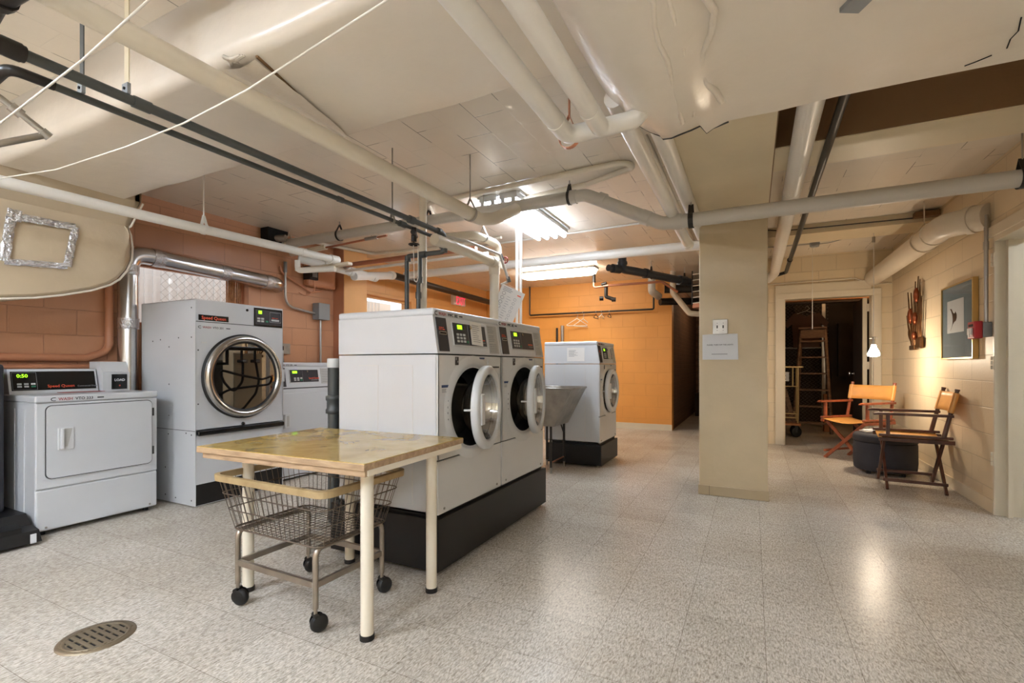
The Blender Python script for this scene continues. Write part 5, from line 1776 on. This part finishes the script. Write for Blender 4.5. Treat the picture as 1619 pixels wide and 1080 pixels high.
# ------------------------------------------------------------------ director's chairs
def director_chair(label, loc, rz, wd):
    """folding chair; faces local -y"""
    r = thing('folding_chair', label, 'chair', loc, rz, 'folding leather chairs')
    hw, fy, by = 0.235, -0.20, 0.20
    zs = 0.46
    for y in (fy, by):
        for s in (-1, 1):
            q = MB()
            yo = 0.011 * s
            a = Vector((s * hw, y + yo, 0.0))
            b2 = Vector((-s * (hw - 0.01), y + yo, zs - 0.02))
            d = (b2 - a).normalized()
            n = Vector((d.z, 0, -d.x))
            vs_ = []
            for p in (a, b2):
                for (e, f_) in ((-0.017, -0.010), (0.017, -0.010), (0.017, 0.010), (-0.017, 0.010)):
                    vs_.append(p + n * e + Vector((0, f_, 0)))
            q.raw(vs_, [(0, 1, 2, 3), (7, 6, 5, 4), (0, 4, 5, 1), (1, 5, 6, 2), (2, 6, 7, 3), (3, 7, 4, 0)], wd)
            q.build('leg', r)
    for s in (-1, 1):
        MB().box(s * hw - 0.012, s * hw + 0.012, fy - 0.02, by + 0.02, 0.075, 0.10, wd, bev=0.004).build('foot_rail', r)
        MB().box(s * (hw + 0.01) - 0.016, s * (hw + 0.01) + 0.016, fy - 0.05, by + 0.06, zs - 0.03, zs + 0.005, wd, bev=0.004).build('seat_rail', r)
        MB().box(s * (hw + 0.01) - 0.016, s * (hw + 0.01) + 0.016, fy - 0.05, by + 0.05, zs + 0.012, zs + 0.035, wd, bev=0.004).build('side_rail', r)
        MB().box(s * (hw + 0.01) - 0.014, s * (hw + 0.01) + 0.014, fy + 0.0, fy + 0.028, zs + 0.03, 0.665, wd, bev=0.003).build('arm_post', r)
        q = MB()
        q.prism([(fy - 0.09, 0.0), (fy - 0.09, 0.012), (fy - 0.05, 0.022), (by + 0.05, 0.022), (by + 0.05, 0.0)], s * (hw + 0.01) - 0.027, s * (hw + 0.01) + 0.027, wd, T3(0, 0, 0.662) @ ZX)
        q.build('armrest', r)
        q = MB().tube([(s * (hw + 0.01), by - 0.01, zs + 0.03), (s * (hw + 0.005), by + 0.075, 0.885)], [0.018, 0.015], wd, 8)
        q.tube([(s * (hw + 0.005), by + 0.075, 0.885), (s * (hw + 0.005), by + 0.078, 0.90)], 0.018, wd, 8)
        q.build('back_post', r)

    def sling(f0, f1, nu, nv, fn, nm):
        vs_, fs = [], []
        for side in (0, 1):
            for i in range(nu + 1):
                for j in range(nv + 1):
                    p, nrm = fn(i / nu, j / nv)
                    vs_.append(Vector(p) + Vector(nrm) * (0.002 if side else -0.002))
        N = (nu + 1) * (nv + 1)
        for i in range(nu):
            for j in range(nv):
                a, b2, c, d = i * (nv + 1) + j, (i + 1) * (nv + 1) + j, (i + 1) * (nv + 1) + j + 1, i * (nv + 1) + j + 1
                fs += [(a, b2, c, d), (N + d, N + c, N + b2, N + a)]
        for i in range(nu):
            for j in (0, nv):
                a, b2 = i * (nv + 1) + j, (i + 1) * (nv + 1) + j
                fs.append((a, b2, N + b2, N + a) if j else (a, N + a, N + b2, b2))
        t = MB().raw(vs_, fs, 'leather', None, True)
        return t
    t = sling(0, 1, 10, 4, lambda u, v: ((-(hw + 0.012) + 2 * (hw + 0.012) * u, fy - 0.03 + (by - fy + 0.05) * v, zs + 0.008 - 0.035 * math.sin(PI * u)), (0, 0, 1)), 'seat')
    t.build('seat', r)
    t = sling(0, 1, 12, 4, lambda u, v: ((-(hw + 0.024) + 2 * (hw + 0.024) * u, by + 0.035 + 0.038 * v + 0.05 * math.sin(PI * u) - 0.020 * (1 if True else 0), 0.70 + 0.165 * v + 0.0), (0, -1, 0.2)), 'back')
    for s in (-1, 1):
        t.tube([(s * (hw + 0.006), by + 0.032, 0.70), (s * (hw + 0.005), by + 0.072, 0.868)], 0.021, 'leather', 10)
    t.build('backrest', r)
    return r


# chair faces: front left foot at (0.78, 6.87), looking towards the pillar corner
director_chair('red brown wooden folding chair with tan leather, facing the room by the storage doorway', (1.09, 6.86, 0), math.radians(-43.6), 'oak')
director_chair('dark brown wooden folding chair with tan leather, back against the right wall', (1.28, 5.55, 0), math.radians(-95), 'walnut')

# ottoman with magazines
ot = thing('storage_ottoman', 'round charcoal suede ottoman between the two folding chairs', 'ottoman', (1.215, 6.16, 0))
t = MB()
t.lathe([(0.0, 0.035), (0.25, 0.035), (0.262, 0.05), (0.268, 0.12), (0.266, 0.30), (0.262, 0.318)], 'suede', 44)
t.build('body', ot)
t = MB()
t.lathe([(0.262, 0.322), (0.270, 0.328), (0.270, 0.375), (0.258, 0.397), (0.22, 0.405), (0.0, 0.408)], 'suede', 44)
t.build('lid', ot)
for a in (0.6, 2.2, 3.8, 5.3):
    MB().box(-0.02, 0.02, -0.02, 0.02, 0, 0.036, 'black', T3(0.2 * math.cos(a), 0.2 * math.sin(a), 0)).build('foot', ot)
z = 0.409
for i, (dx, dy, rz, m, nm, lab, cat) in enumerate(((-0.09, 0.02, 0.3, 'magazine', 'magazine', 'lower pale magazine lying on the charcoal ottoman', 'magazine'), (-0.07, 0.03, 0.7, 'paper', 'magazine', 'upper pale magazine lying on the charcoal ottoman', 'magazine'), (0.09, 0.03, -0.2, 'yellow', 'booklet', 'yellow booklet lying on the charcoal ottoman', 'booklet'))):
    zz = z if i != 1 else z + 0.012
    b_ = MB().box(-0.10, 0.10, -0.075, 0.075, 0, 0.012, m, bev=0.002).box(-0.06, 0.05, -0.04, 0.03, 0.012, 0.0124, 'greytext' if m != 'yellow' else 'maroon').build(nm, None, (1.215 + dx, 6.16 + dy, zz), (0, 0, rz))
    tag(b_, lab, cat)

# ------------------------------------------------------------------ right hand wall
pic = thing('framed_picture', 'framed print with grey blue mat and thin gold frame on right wall', 'picture', (1.598, 5.42, 1.48))
y0, y1, z0, z1 = -0.36, 0.36, -0.325, 0.325
t = MB()
for (a, b2, c, d) in ((y0, y1, z1 - 0.014, z1), (y0, y1, z0, z0 + 0.014), (y0, y0 + 0.014, z0 + 0.014, z1 - 0.014), (y1 - 0.014, y1, z0 + 0.014, z1 - 0.014)):
    t.box(-0.038, 0, a, b2, c, d, 'gold', bev=0.001)
t.build('frame', pic)
MB().box(-0.028, -0.008, y0 + 0.014, y1 - 0.014, z0 + 0.014, z1 - 0.014, 'mat_blue').build('mat_board', pic)
t = MB()
t.box(-0.0295, -0.028, -0.155, 0.225, -0.095, 0.19, 'paper')
t.build('print', pic)
Xw = Matrix(((0, 0, -1, -0.0297), (-1, 0, 0, 0), (0, 1, 0, 0), (0, 0, 0, 1)))   # x->-y, y->z, z->-x
t = MB()
pts = [(-0.16, 0.12), (-0.13, 0.10), (-0.10, 0.06), (-0.09, 0.03), (-0.095, -0.01), (-0.12, -0.05), (-0.15, -0.075), (-0.13, -0.06), (-0.09, -0.02), (-0.05, 0.0), (-0.02, 0.005), (0.0, 0.03), (0.0, 0.06), (-0.03, 0.09), (-0.05, 0.07), (-0.08, 0.08), (-0.12, 0.118)]
t.prism(pts, 0, 0.0006, 'bronze', Xw)
t.build('printed_figure', pic)
MB().box(-0.0325, -0.031, y0 + 0.014, y1 - 0.014, z0 + 0.014, z1 - 0.014, 'glass').build('glass', pic)
sc = thing('wall_sculpture', 'bronze reed and copper leaf wall sculpture left of framed print', 'sculpture', (1.57, 6.50, 1.30))
t = MB()
random.seed(4)
for (ya, za, yb, zb_, yc, zc) in ((0.18, 0.0, 0.20, 0.22, 0.34, 0.62), (0.14, 0.0, 0.13, 0.3, 0.22, 0.60), (0.10, 0.0, 0.05, 0.35, 0.06, 0.70), (0.02, 0.02, -0.02, 0.35, -0.04, 0.74), (-0.04, 0.02, -0.08, 0.35, -0.10, 0.70), (-0.08, 0.0, -0.16, 0.3, -0.10, 0.64), (-0.06, 0.0, -0.17, 0.35, -0.16, 0.52), (0.20, 0.0, 0.28, 0.2, 0.38, 0.36), (0.2, 0.05, 0.32, 0.12, 0.30, 0.02 + 0.2), (0.0, 0.0, 0.02, 0.25, 0.12, 0.52), (-0.02, 0.0, -0.06, 0.2, -0.06, 0.48)):
    a, b2, c = Vector((0, ya, za)), Vector((-0.02, yb, zb_)), Vector((-0.01, yc, zc))
    pts = [a * (1 - u) ** 2 + b2 * 2 * u * (1 - u) + c * u * u for u in [k / 10 for k in range(11)]]
    t.tube(pts, [0.013, 0.005], 'bronze', 6)
t.box(-0.02, 0.01, 0.08, 0.26, -0.03, 0.02, 'bronze', bev=0.008)
t.box(-0.02, 0.01, -0.14, 0.04, -0.02, 0.10, 'bronze', bev=0.012)
t.build('reeds', sc)
for (y, z, rr, h) in ((0.17, 0.34, 0.045, 0.085), (0.0, 0.30, 0.045, 0.07), (-0.05, 0.54, 0.05, 0.08), (0.02, 0.12, 0.035, 0.045)):
    X = T3(-0.03, y, z) @ Matrix.Diagonal((0.025, rr, h, 1))
    t = MB()
    t.lathe([(math.cos(a), math.sin(a)) for a in [-PI / 2 + k * PI / 10 for k in range(11)]], 'copper_bright', 18, X)
    t.build('leaf', sc)
al = thing('fire_alarm', 'red fire alarm pull box on grey back box at right wall', 'fire alarm', (1.595, 4.87, 1.37))
MB().box(-0.05, 0, -0.06, 0.06, -0.055, 0.055, 'greybox', bev=0.003).build('back_box', al)
MB().box(-0.10, -0.05, -0.055, 0.075, -0.065, 0.065, 'red', bev=0.006).build('pull_box', al)
t = MB().box(-0.112, -0.10, -0.03, 0.05, -0.035, 0.015, 'paper', bev=0.004)
t.box(-0.114, -0.112, -0.005, 0.025, -0.055, 0.0, 'paper')
t.box(-0.102, -0.0995, -0.03, 0.05, 0.025, 0.045, 'hole')
t.build('handle', al)
MB().tube([(-0.025, -0.03, 0.055), (-0.025, -0.03, 0.86)], 0.014, 'conduit', 10).tube([(-0.025, -0.03, 0.60), (-0.025, -0.03, 0.66)], 0.018, 'conduit', 10).build('conduit', al)
pipe('wall_wire', 'cream painted wire running along the top of storage doorway wall', [(0.12, 7.685, 2.236), (1.20, 7.685, 2.246), (1.38, 7.685, 2.156), (1.59, 7.685, 2.15)], 0.007, 'pipe_cream', 0.02, 6, 'wire')
jb = thing('ceiling_box', 'round grey ceiling junction box with cable above storage doorway', 'junction box', (0.67, 6.85, CZ))
MB().box(-0.05, 0.05, -0.04, 0.04, -0.055, 0, 'greybox', bev=0.004).lathe([(0.0, -0.075), (0.045, -0.07), (0.05, -0.055)], 'greybox', 16).build('box', jb)
MB().tube([(0.0, 0.0, -0.03), (-0.5, 0.02, -0.02)], 0.008, 'conduit', 6).tube(fillet([(0.04, 0, -0.04), (0.15, -0.02, -0.04), (0.4, -0.3, -0.04), (0.47, -0.5, -0.03)], 0.2), 0.005, 'greybox', 6).build('cable', jb)
MB().tube([(0, -0.03, -0.06), (0, -0.03, -0.12)], 0.002, 'cord', 5).build('chain', jb)
pipe('light_pull', 'thin white pull cord hanging before the storage doorway', [(0.66, 7.0, 2.58), (0.66, 7.0, 1.95), (0.66, 7.0, 1.55)], [0.0015, 0.0045], 'cord', 0.05, 6, 'cord')
pipe('beam_wire', 'dark wire stapled along the far ceiling beam', [(0.12, 5.985, 2.585), (0.3, 5.985, 2.555), (1.58, 5.985, 2.54)], 0.006, 'seam', 0.02, 6, 'wire')
tag(MB().box(1.40, 1.59, 5.90, 5.98, 2.53, 2.58, 'brown_flat', bev=0.004).build('beam_junction'), 'brown box at right end of the far ceiling beam', 'box')
# hanging bulb
bu = thing('hanging_bulb', 'bare glowing reflector bulb hanging on a cord by the folding chairs', 'hanging lamp', (1.145, 6.28, 1.20))
MB().tube([(0, 0, 0.20), (0, 0, 1.40)], 0.004, 'cord', 6).tube([(0, 0, 1.20), (0, 0, 1.26)], 0.014, 'steel_dull', 8).build('cord', bu)
t = MB()
t.tube([(0, 0, 0.12), (0, 0, 0.205)], 0.018, 'steel_dull', 14)
t.tube([(-0.035, 0, 0.19), (0.035, 0, 0.19)], 0.004, 'steel_dull', 6)
t.build('socket', bu)
MB().lathe([(0.016, 0.125), (0.024, 0.105), (0.030, 0.080), (0.052, 0.035), (0.055, 0.022)], 'bulb_glow', 24).build('reflector', bu)
MB().lathe([(0.055, 0.022), (0.05, 0.004), (0.03, -0.004), (0.0, -0.006)], 'bulb', 24).build('bulb_face', bu)

# pillar notice and switches
no = thing('notice_paper', 'white paper notice taped on the beige pillar', 'notice', (-0.246, 4.424, 1.257))
t = MB()
vs_, fs = [], []
for i in range(7):
    for j in range(5):
        u, v = i / 6 - 0.5, j / 4 - 0.5
        vs_.append((u * 0.275 + (-0.005 * v if i == 6 else 0), -0.004 - 0.014 * max(0, u) ** 1.5 - (0.006 if (i == 0 and j == 4) else 0), v * 0.215 - (0.004 if (i == 0 and j == 4) else 0)))
for i in range(6):
    for j in range(4):
        fs.append((i * 5 + j, (i + 1) * 5 + j, (i + 1) * 5 + j + 1, i * 5 + j + 1))
t.raw(vs_, fs, 'paper')
t.build('sheet', no)
t = MB()
Xp = Matrix.Rotation(-0.03, 4, 'Z')
t.text('PLEASE, TURN OFF THE LIGHTS', 0.0145, 'blacktext', T3(0.0, -0.0135, 0.012) @ Xp @ RX90, 'CENTER')
lines(t, -0.065, 0.06, -0.066, -0.056, 1, 'greytext', T3(0, -0.011, 0) @ Xp @ RX90, 0.005, 2)
t.build('lettering', no)
sw = thing('switch_plate', 'metal double light switch plate on pillar above the notice', 'light switch', (-0.244, 4.42, 1.425))
MB().box(-0.058, 0.058, -0.012, 0, -0.062, 0.062, 'steel_dull', bev=0.003).build('plate', sw)
for x in (-0.023, 0.023):
    MB().box(x - 0.005, x + 0.005, -0.0135, -0.011, -0.012, 0.012, 'hole').box(x - 0.003, x + 0.003, -0.022, -0.012, -0.004, 0.008, 'rubber').tube([(x, -0.013, 0.03), (x, -0.011, 0.03)], 0.003, 'hole', 6).tube([(x, -0.013, -0.03), (x, -0.011, -0.03)], 0.003, 'hole', 6).build('toggle', sw)

# exit sign on the left wall
ex = thing('exit_sign', 'red lettered exit sign on the orange wall under the black pipe', 'exit sign', (-4.795, 7.40, 2.27))
MB().box(0, 0.06, -0.20, 0.20, -0.085, 0.085, 'exit_white', bev=0.005).build('housing', ex)
Xe = Matrix(((0, 0, 1, 0.0605), (1, 0, 0, 0), (0, 1, 0, 0), (0, 0, 0, 1)))
MB().text('EXIT', 0.20, 'exit_red', Xe @ T3(0.035, -0.072, 0) @ Matrix.Diagonal((0.75, 1, 1, 1)), 'CENTER', 0.002).build('lettering', ex)

# notice hanging on strings over the washers
hn = thing('hanging_notice', 'printed notice in plastic hanging askew on strings over the washers', 'notice', (-1.99, 3.90, 1.65))
Xh = Matrix.Rotation(0.46, 4, 'Y') @ RX90
t = MB()
t.box(-0.125, 0.125, -0.155, 0.155, 0, 0.003, 'plastic_sleeve', Xh)
t.build('sheet', hn)
t = MB()
Xq = Xh @ T3(0, 0, 0.0032)
for i in range(6):
    t.tube([(-0.075 + 0.018 * math.cos(a * PI / 6), 0.085 - i * 0.042 + 0.015 * math.sin(a * PI / 6), 0) for a in range(12)], 0.0014, 'blacktext', 4, Xq, closed=True)
    t.tube([(0.055 + 0.014 * math.cos(a * PI / 6), 0.07 - i * 0.038 + 0.012 * math.sin(a * PI / 6), 0) for a in range(12)], 0.0014, 'greytext', 4, Xq, closed=True)
lines(t, -0.10, 0.03, 0.105, 0.145, 3, 'greytext', Xq, 0.005, 3)
t.box(0.06, 0.10, 0.11, 0.12, 0, 0.0005, 'redtext', Xq)
lines(t, -0.03, 0.02, -0.14, 0.08, 10, 'greytext', Xq, 0.003, 8)
t.build('printing', hn)
MB().tube([Xh @ Vector((-0.11, 0.15, 0)), (-0.01, 0, 0.22)], 0.0012, 'cord', 4).tube([Xh @ Vector((0.10, 0.15, 0)), (-0.03, 0, 0.21)], 0.0012, 'cord', 4).build('string', hn)

# ------------------------------------------------------------------ far orange wall things
pipe('hanger_rail', 'black pipe clothes rail hung before the orange wall', [(-3.80, 8.40, 2.6), (-3.80, 8.40, 2.055), (-1.50, 8.40, 2.055), (-1.50, 8.40, 2.6)], 0.016, 'pipe_black', 0.03, 8, 'rail')


def coat_hanger(x, rz, label, m, wide=0.21, drop=0.13):
    t = MB()
    hook = [(0.022 * math.cos(a), 0, 0.0 + 0.022 * math.sin(a)) for a in [-0.3 + k * 3.6 / 8 for k in range(9)]]
    hook = hook[::-1]
    hk = [(p[0], 0, p[2]) for p in hook]
    t.tube([(0, 0, -drop * 0.45), (0.02, 0, -0.012)] + hk[-1:] + hk[::-1][1:], 0.004, 'conduit', 5)
    t.tube([(0, 0, -drop * 0.45), (-wide, 0, -drop), (-wide + 0.02, 0, -drop - 0.012), (wide - 0.02, 0, -drop - 0.012), (wide, 0, -drop), (0, 0, -drop * 0.45)], 0.007, m, 6)
    o = t.build('clothes_hanger', None, (x, 8.40, 2.055), (0, 0, rz))
    return tag(o, label, 'clothes hanger', 'hangers on the black rail')


coat_hanger(-2.86, 0.5, 'pale clothes hanger leftmost on the black rail', 'pipe_white', 0.19, 0.22)
coat_hanger(-2.74, 1.1, 'wide pale clothes hanger second from left on black rail', 'pipe_white', 0.24, 0.24)
coat_hanger(-2.50, 1.5, 'narrow dark clothes hanger in middle of the black rail', 'pipe_black', 0.12, 0.1)
coat_hanger(-2.40, 1.45, 'narrow white clothes hanger right of the dark one', 'pipe_white', 0.12, 0.1)
coat_hanger(-2.26, 1.55, 'narrow dark clothes hanger rightmost on the black rail', 'pipe_black', 0.10, 0.09)
pipe('wall_stub', 'dark thin pipe stub on orange wall over the single washer', [(-3.27, 8.46, 0.0), (-3.27, 8.46, 1.80)], 0.02, 'pipe_black', 0.03, 8)
pipe('wall_stub', 'grey pipe stub on orange wall over the single washer', [(-3.16, 8.45, 0.0), (-3.16, 8.45, 1.84)], 0.03, 'conduit', 0.03, 10)
pipe('cast_iron_pipe', 'blue black cast iron drain with stack near the recess ceiling', [(-1.60, 6.61, 2.6), (-1.60, 6.61, 2.42), (-1.45, 6.83, 2.41), (-0.87, 7.88, 2.385)], 0.058, 'cast_iron', 0.06, 14,
     rings=(((-1.60, 6.61, 2.50), (0, 0, 1), 0.07, 0.04), ((-1.36, 6.99, 2.407), (0.58, 1.05, -0.02), 0.07, 0.05), ((-1.66, 6.50, 2.41), (0.58, 1.05, 0), 0.06, 0.14), ((-1.72, 6.40, 2.41), (0.58, 1.05, 0), 0.045, 0.05), ((-0.96, 7.72, 2.39), (0.58, 1.05, 0), 0.07, 0.16)))
hanger(-1.30, 7.10, 2.405, 0.06, 'black ring hanger on cast iron drain near orange wall')
hanger(-0.93, 7.78, 2.388, 0.065, 'black ring hanger at the recess end of cast iron drain')
pipe('copper_line', 'copper pipe with valve hanging in front of the orange wall', [(-2.30, 7.6, 2.6), (-2.30, 7.6, 2.36), (-2.05, 7.55, 2.37), (-1.25, 7.7, 2.39), (-1.05, 7.9, 2.25)], 0.020, 'copper', 0.04, 8,
     rings=(((-2.30, 7.6, 2.52), (0, 0, 1), 0.028, 0.16), ((-2.12, 7.56, 2.40), (1, 0, 0.2), 0.03, 0.08)), ring_m='pipe_black')
pipe('valve_drop', 'small black pipe tee dropping under the copper pipe', [(-2.10, 7.6, 2.36), (-2.10, 7.6, 2.20), (-1.97, 7.62, 2.15)], 0.030, 'pipe_black', 0.03, 10,
     rings=(((-2.16, 7.55, 2.17), (1, 0.2, 0), 0.035, 0.06), ((-1.98, 7.62, 2.15), (1, 0.1, 0), 0.034, 0.06)))
pipe('insulated_pipe', 'tan bent pipe descending in the dark recess', [(-1.14, 8.05, 2.60), (-1.14, 8.05, 2.26), (-0.90, 8.15, 1.93), (-0.55, 8.3, 1.90)], 0.045, 'pipe_cream', 0.08, 12)
pipe('insulated_pipe', 'pale insulated pipe end above the orange wall corner', [(-1.46, 8.0, 2.6), (-1.46, 8.0, 2.30), (-1.40, 8.3, 2.25)], 0.06, 'pipe_grey', 0.06, 14)
pipe('recess_pipe', 'dark fat pipe inside the recess above orange wall corner', [(-1.38, 8.3, 2.16), (-0.95, 8.6, 2.18), (-0.5, 8.9, 2.2)], 0.06, 'pipe_black', 0.1, 12)
pipe('recess_pipe', 'upper dark pipe crossing the recess near ceiling', [(-1.3, 8.25, 2.36), (-0.3, 8.45, 2.34)], 0.07, 'pipe_black', 0.1, 12)
rk = thing('wire_rack', 'dark wire rack with pinkish tray high in the recess', 'rack', (-0.70, 7.6, 2.0))
t = MB()
for k in range(6):
    t.tube([(-0.10, 0, 0.02 + k * 0.085), (0.25, 0.0, 0.05 + k * 0.085)], 0.008, 'pipe_white', 5)
t.tube([(-0.10, 0, 0.0), (-0.10, 0, 0.5)], 0.01, 'pipe_black', 5).tube([(0.25, 0, 0.0), (0.25, 0, 0.6)], 0.01, 'pipe_black', 5)
t.build('bars', rk)
MB().box(-0.10, 0.25, 0.005, 0.2, -0.05, 0.03, 'copper', bev=0.01).build('tray', rk)
rb = thing('recess_fill_bulb', 'added dim fill bulb on ceiling of the dark recess, hidden behind the pillar', 'hanging lamp', (-0.42, 10.2, 2.35))  # lamp added to lift the recess bricks, kept out of sight
MB().tube([(0, 0, 0.06), (0, 0, 0.25)], 0.02, 'white2', 10).build('socket', rb)
MB().lathe([(0.0, -0.05), (0.03, -0.035), (0.035, 0.0), (0.02, 0.04), (0.015, 0.06)], 'recess_fill_glow', 16).build('bulb', rb)
fn = thing('recess_screen', 'dark mesh screen and crates at the end of the recess', 'screen', (-0.62, 11.9, 0))
t = MB()
for i in range(24):
    x = -0.5 + i * 0.04
    t.tube([(x, 0, 0.05), (x, 0, 2.0)], 0.004, 'conduit', 4)
for i in range(40):
    t.tube([(-0.5, 0, 0.06 + i * 0.05), (0.45, 0, 0.06 + i * 0.05)], 0.004, 'conduit', 4)
t.build('mesh', fn)
tag(MB().box(-1.12, -0.6, 11.2, 11.6, 0.0, 0.5, 'dark_wall', bev=0.01).box(-1.0, -0.8, 11.19, 11.2, 0.2, 0.4, 'brick_dark').build('crate'), 'dark crate standing on the recess floor', 'crate')

# ------------------------------------------------------------------ storage room contents
cf = thing('chain_link_partition', 'chain link partition inside the dark storage room', 'fence', (0.0, 10.2, 0))
t = MB()
for z in (0.05, 1.42, 2.35):
    t.tube([(0.02, 0, z), (1.15, 0, z)], 0.016, 'steel_dull', 8)
t.build('rail', cf)
for x in (0.04, 1.13):
    MB().box(x - 0.03, x + 0.03, -0.03, 0.03, 0.0, 2.45, 'steel_dull', bev=0.004).build('post', cf)
t = MB()
pt = 0.068
for k in range(17):
    pts = []
    for i in range(72):
        pts.append((0.05 + k * pt + (i % 2) * pt, 0.003 * (1 if i % 2 else -1), 0.05 + i * 0.033))
    t.tube(pts, 0.0022, 'conduit', 3, cap=False)
t.build('wire_mesh', cf)
ld = thing('step_ladder', 'old brown wooden step ladder behind the luggage cart', 'ladder', (0.88, 9.35, 0), math.radians(-8))
ztop = 1.72
for s in (-1, 1):
    q = MB()
    a, b2 = Vector((s * 0.27, -0.15, 0)), Vector((s * 0.17, 0.15, ztop))
    q.tube([a, b2], 0.028, 'ladder', 4)
    q.build('front_rail', ld)
    MB().tube([(s * 0.25, 0.5, 0), (s * 0.16, 0.18, ztop)], 0.02, 'ladder', 4).build('rear_rail', ld)
for i in range(6):
    f_ = (i + 0.6) / 6.4
    hw_ = 0.27 - 0.10 * f_
    y = -0.15 + 0.30 * f_
    MB().box(-hw_, hw_, y - 0.05, y + 0.06, f_ * ztop - 0.012, f_ * ztop + 0.012, 'ladder').build('step', ld)
MB().box(-0.2, 0.2, 0.06, 0.26, ztop - 0.01, ztop + 0.02, 'ladder', bev=0.004).build('top_cap', ld)
MB().box(-0.17, 0.17, 0.09, 0.11, ztop - 0.16, ztop - 0.02, 'ladder').build('apron', ld)
lc = thing('luggage_cart', 'brass tubed luggage cart with wheels just inside storage doorway', 'cart', (0.42, 8.72, 0))
t = MB()
for (x, y) in ((0.20, -0.15), (0.20, 0.15), (0.13, -0.15), (-0.3, -0.15), (-0.3, 0.15)):
    t.tube([(x, y, 0.22 if x != 0.13 else 0.78), (x, y, 1.07)], 0.013, 'brass', 8)
for y in (-0.15, 0.15):
    t.tube([(-0.3, y, 0.36), (0.2, y, 0.36)], 0.009, 'brass', 8)
    t.tube([(-0.3, y, 0.30), (0.2, y, 0.30)], 0.009, 'brass', 8)
t.tube([(-0.3, -0.15, 0.78), (0.2, -0.15, 0.78)], 0.009, 'brass', 8)
t.build('frame', lc)
MB().box(-0.34, 0.27, -0.19, 0.19, 1.065, 1.09, 'brass', bev=0.008).build('top_shelf', lc)
MB().box(-0.34, 0.24, -0.17, 0.17, 0.18, 0.21, 'lumber', bev=0.004).build('platform', lc)
t = MB().box(-0.10, 0.08, -0.175, -0.165, 0.86, 1.0, 'paper')
lines(t, -0.085, 0.065, 0.875, 0.985, 4, 'blacktext', T3(0, -0.1755, 0) @ RX90, 0.014, 3)
t.build('sign', lc)
for (x, y) in ((0.18, -0.12), (0.18, 0.12), (-0.28, -0.12), (-0.28, 0.12)):
    c = bpy.data.objects.new('caster', None)
    C.objects.link(c)
    c.parent = lc
    c.location = (x, y, 0)
    MB().box(-0.02, 0.02, -0.03, 0.03, 0.12, 0.18, 'black').box(-0.012, 0.012, -0.032, -0.026, 0.07, 0.13, 'black').box(-0.012, 0.012, 0.026, 0.032, 0.07, 0.13, 'black').build('fork', c)
    MB().lathe([(0.0, 0.02), (0.06, 0.02), (0.078, 0.014), (0.08, 0.0), (0.078, -0.014), (0.06, -0.02), (0.0, -0.02)], 'rubber', 24, T3(0, 0, 0.08) @ Matrix.Rotation(0.5, 4, 'Z') @ RX90).build('wheel', c)
for i, (x, lab) in enumerate(((0.02, 'grey plank leaning on luggage cart, left of two'), (0.09, 'grey plank leaning on luggage cart, right of two'))):
    o = MB().box(-0.03, 0.03, -0.012, 0.012, 0, 0.62, 'ladder').build('plank', None, (0.42 + x + 0.07, 8.72 - 0.05, 0.212), (0.0, -0.26, 0))
    tag(o, lab, 'plank')
hs = thing('hanging_shirt', 'brown shirt hanging on the chain link partition', 'shirt', (0.86, 10.12, 1.42))
t = MB()
t.prism([(-0.2, 0.0), (0.2, 0.0), (0.22, 0.42), (0.30, 0.36), (0.34, 0.44), (0.20, 0.62), (0.08, 0.60), (0.0, 0.56), (-0.08, 0.60), (-0.20, 0.62), (-0.34, 0.44), (-0.30, 0.36), (-0.22, 0.42)], -0.02, 0.02, 'shirt', RX90)
t.build('cloth', hs)
MB().tube([(0.0, 0, 0.66), (0.05, 0, 0.70), (0.02, 0, 0.75), (-0.02, 0, 0.72)], 0.004, 'conduit', 5).tube([(-0.18, 0, 0.60), (0.0, 0, 0.66), (0.18, 0, 0.60)], 0.006, 'conduit', 5).build('hanger', hs)
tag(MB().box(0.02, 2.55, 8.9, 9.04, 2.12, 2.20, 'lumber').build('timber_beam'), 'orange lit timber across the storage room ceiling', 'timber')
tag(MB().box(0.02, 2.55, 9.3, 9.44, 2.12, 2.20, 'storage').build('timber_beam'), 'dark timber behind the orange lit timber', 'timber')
tag(MB().box(1.45, 1.62, 10.95, 11.08, 0.9, 1.9, 'storage').tube([(1.15, 10.9, 1.5), (1.22, 10.9, 0.8)], 0.02, 'black', 6).tube([(1.25, 10.9, 1.5), (1.32, 10.9, 0.85)], 0.02, 'black', 6).build('hanging_tools'), 'dark tools hung on the storage room back wall', 'tools')
sb = thing('storage_bulb', 'bare dim bulb on the storage room ceiling out of sight', 'hanging lamp', (1.95, 8.55, 2.35))
MB().tube([(0, 0, 0.06), (0, 0, 0.25)], 0.02, 'white2', 10).build('socket', sb)
MB().lathe([(0.0, -0.05), (0.03, -0.035), (0.035, 0.0), (0.02, 0.04), (0.015, 0.06)], 'storage_glow', 16).build('bulb', sb)
tag(MB().box(1.06, 1.16, 9.5, 9.65, 0.0, 0.62, 'lumber', bev=0.01).build('wooden_box'), 'upright wooden box beside the step ladder', 'box')
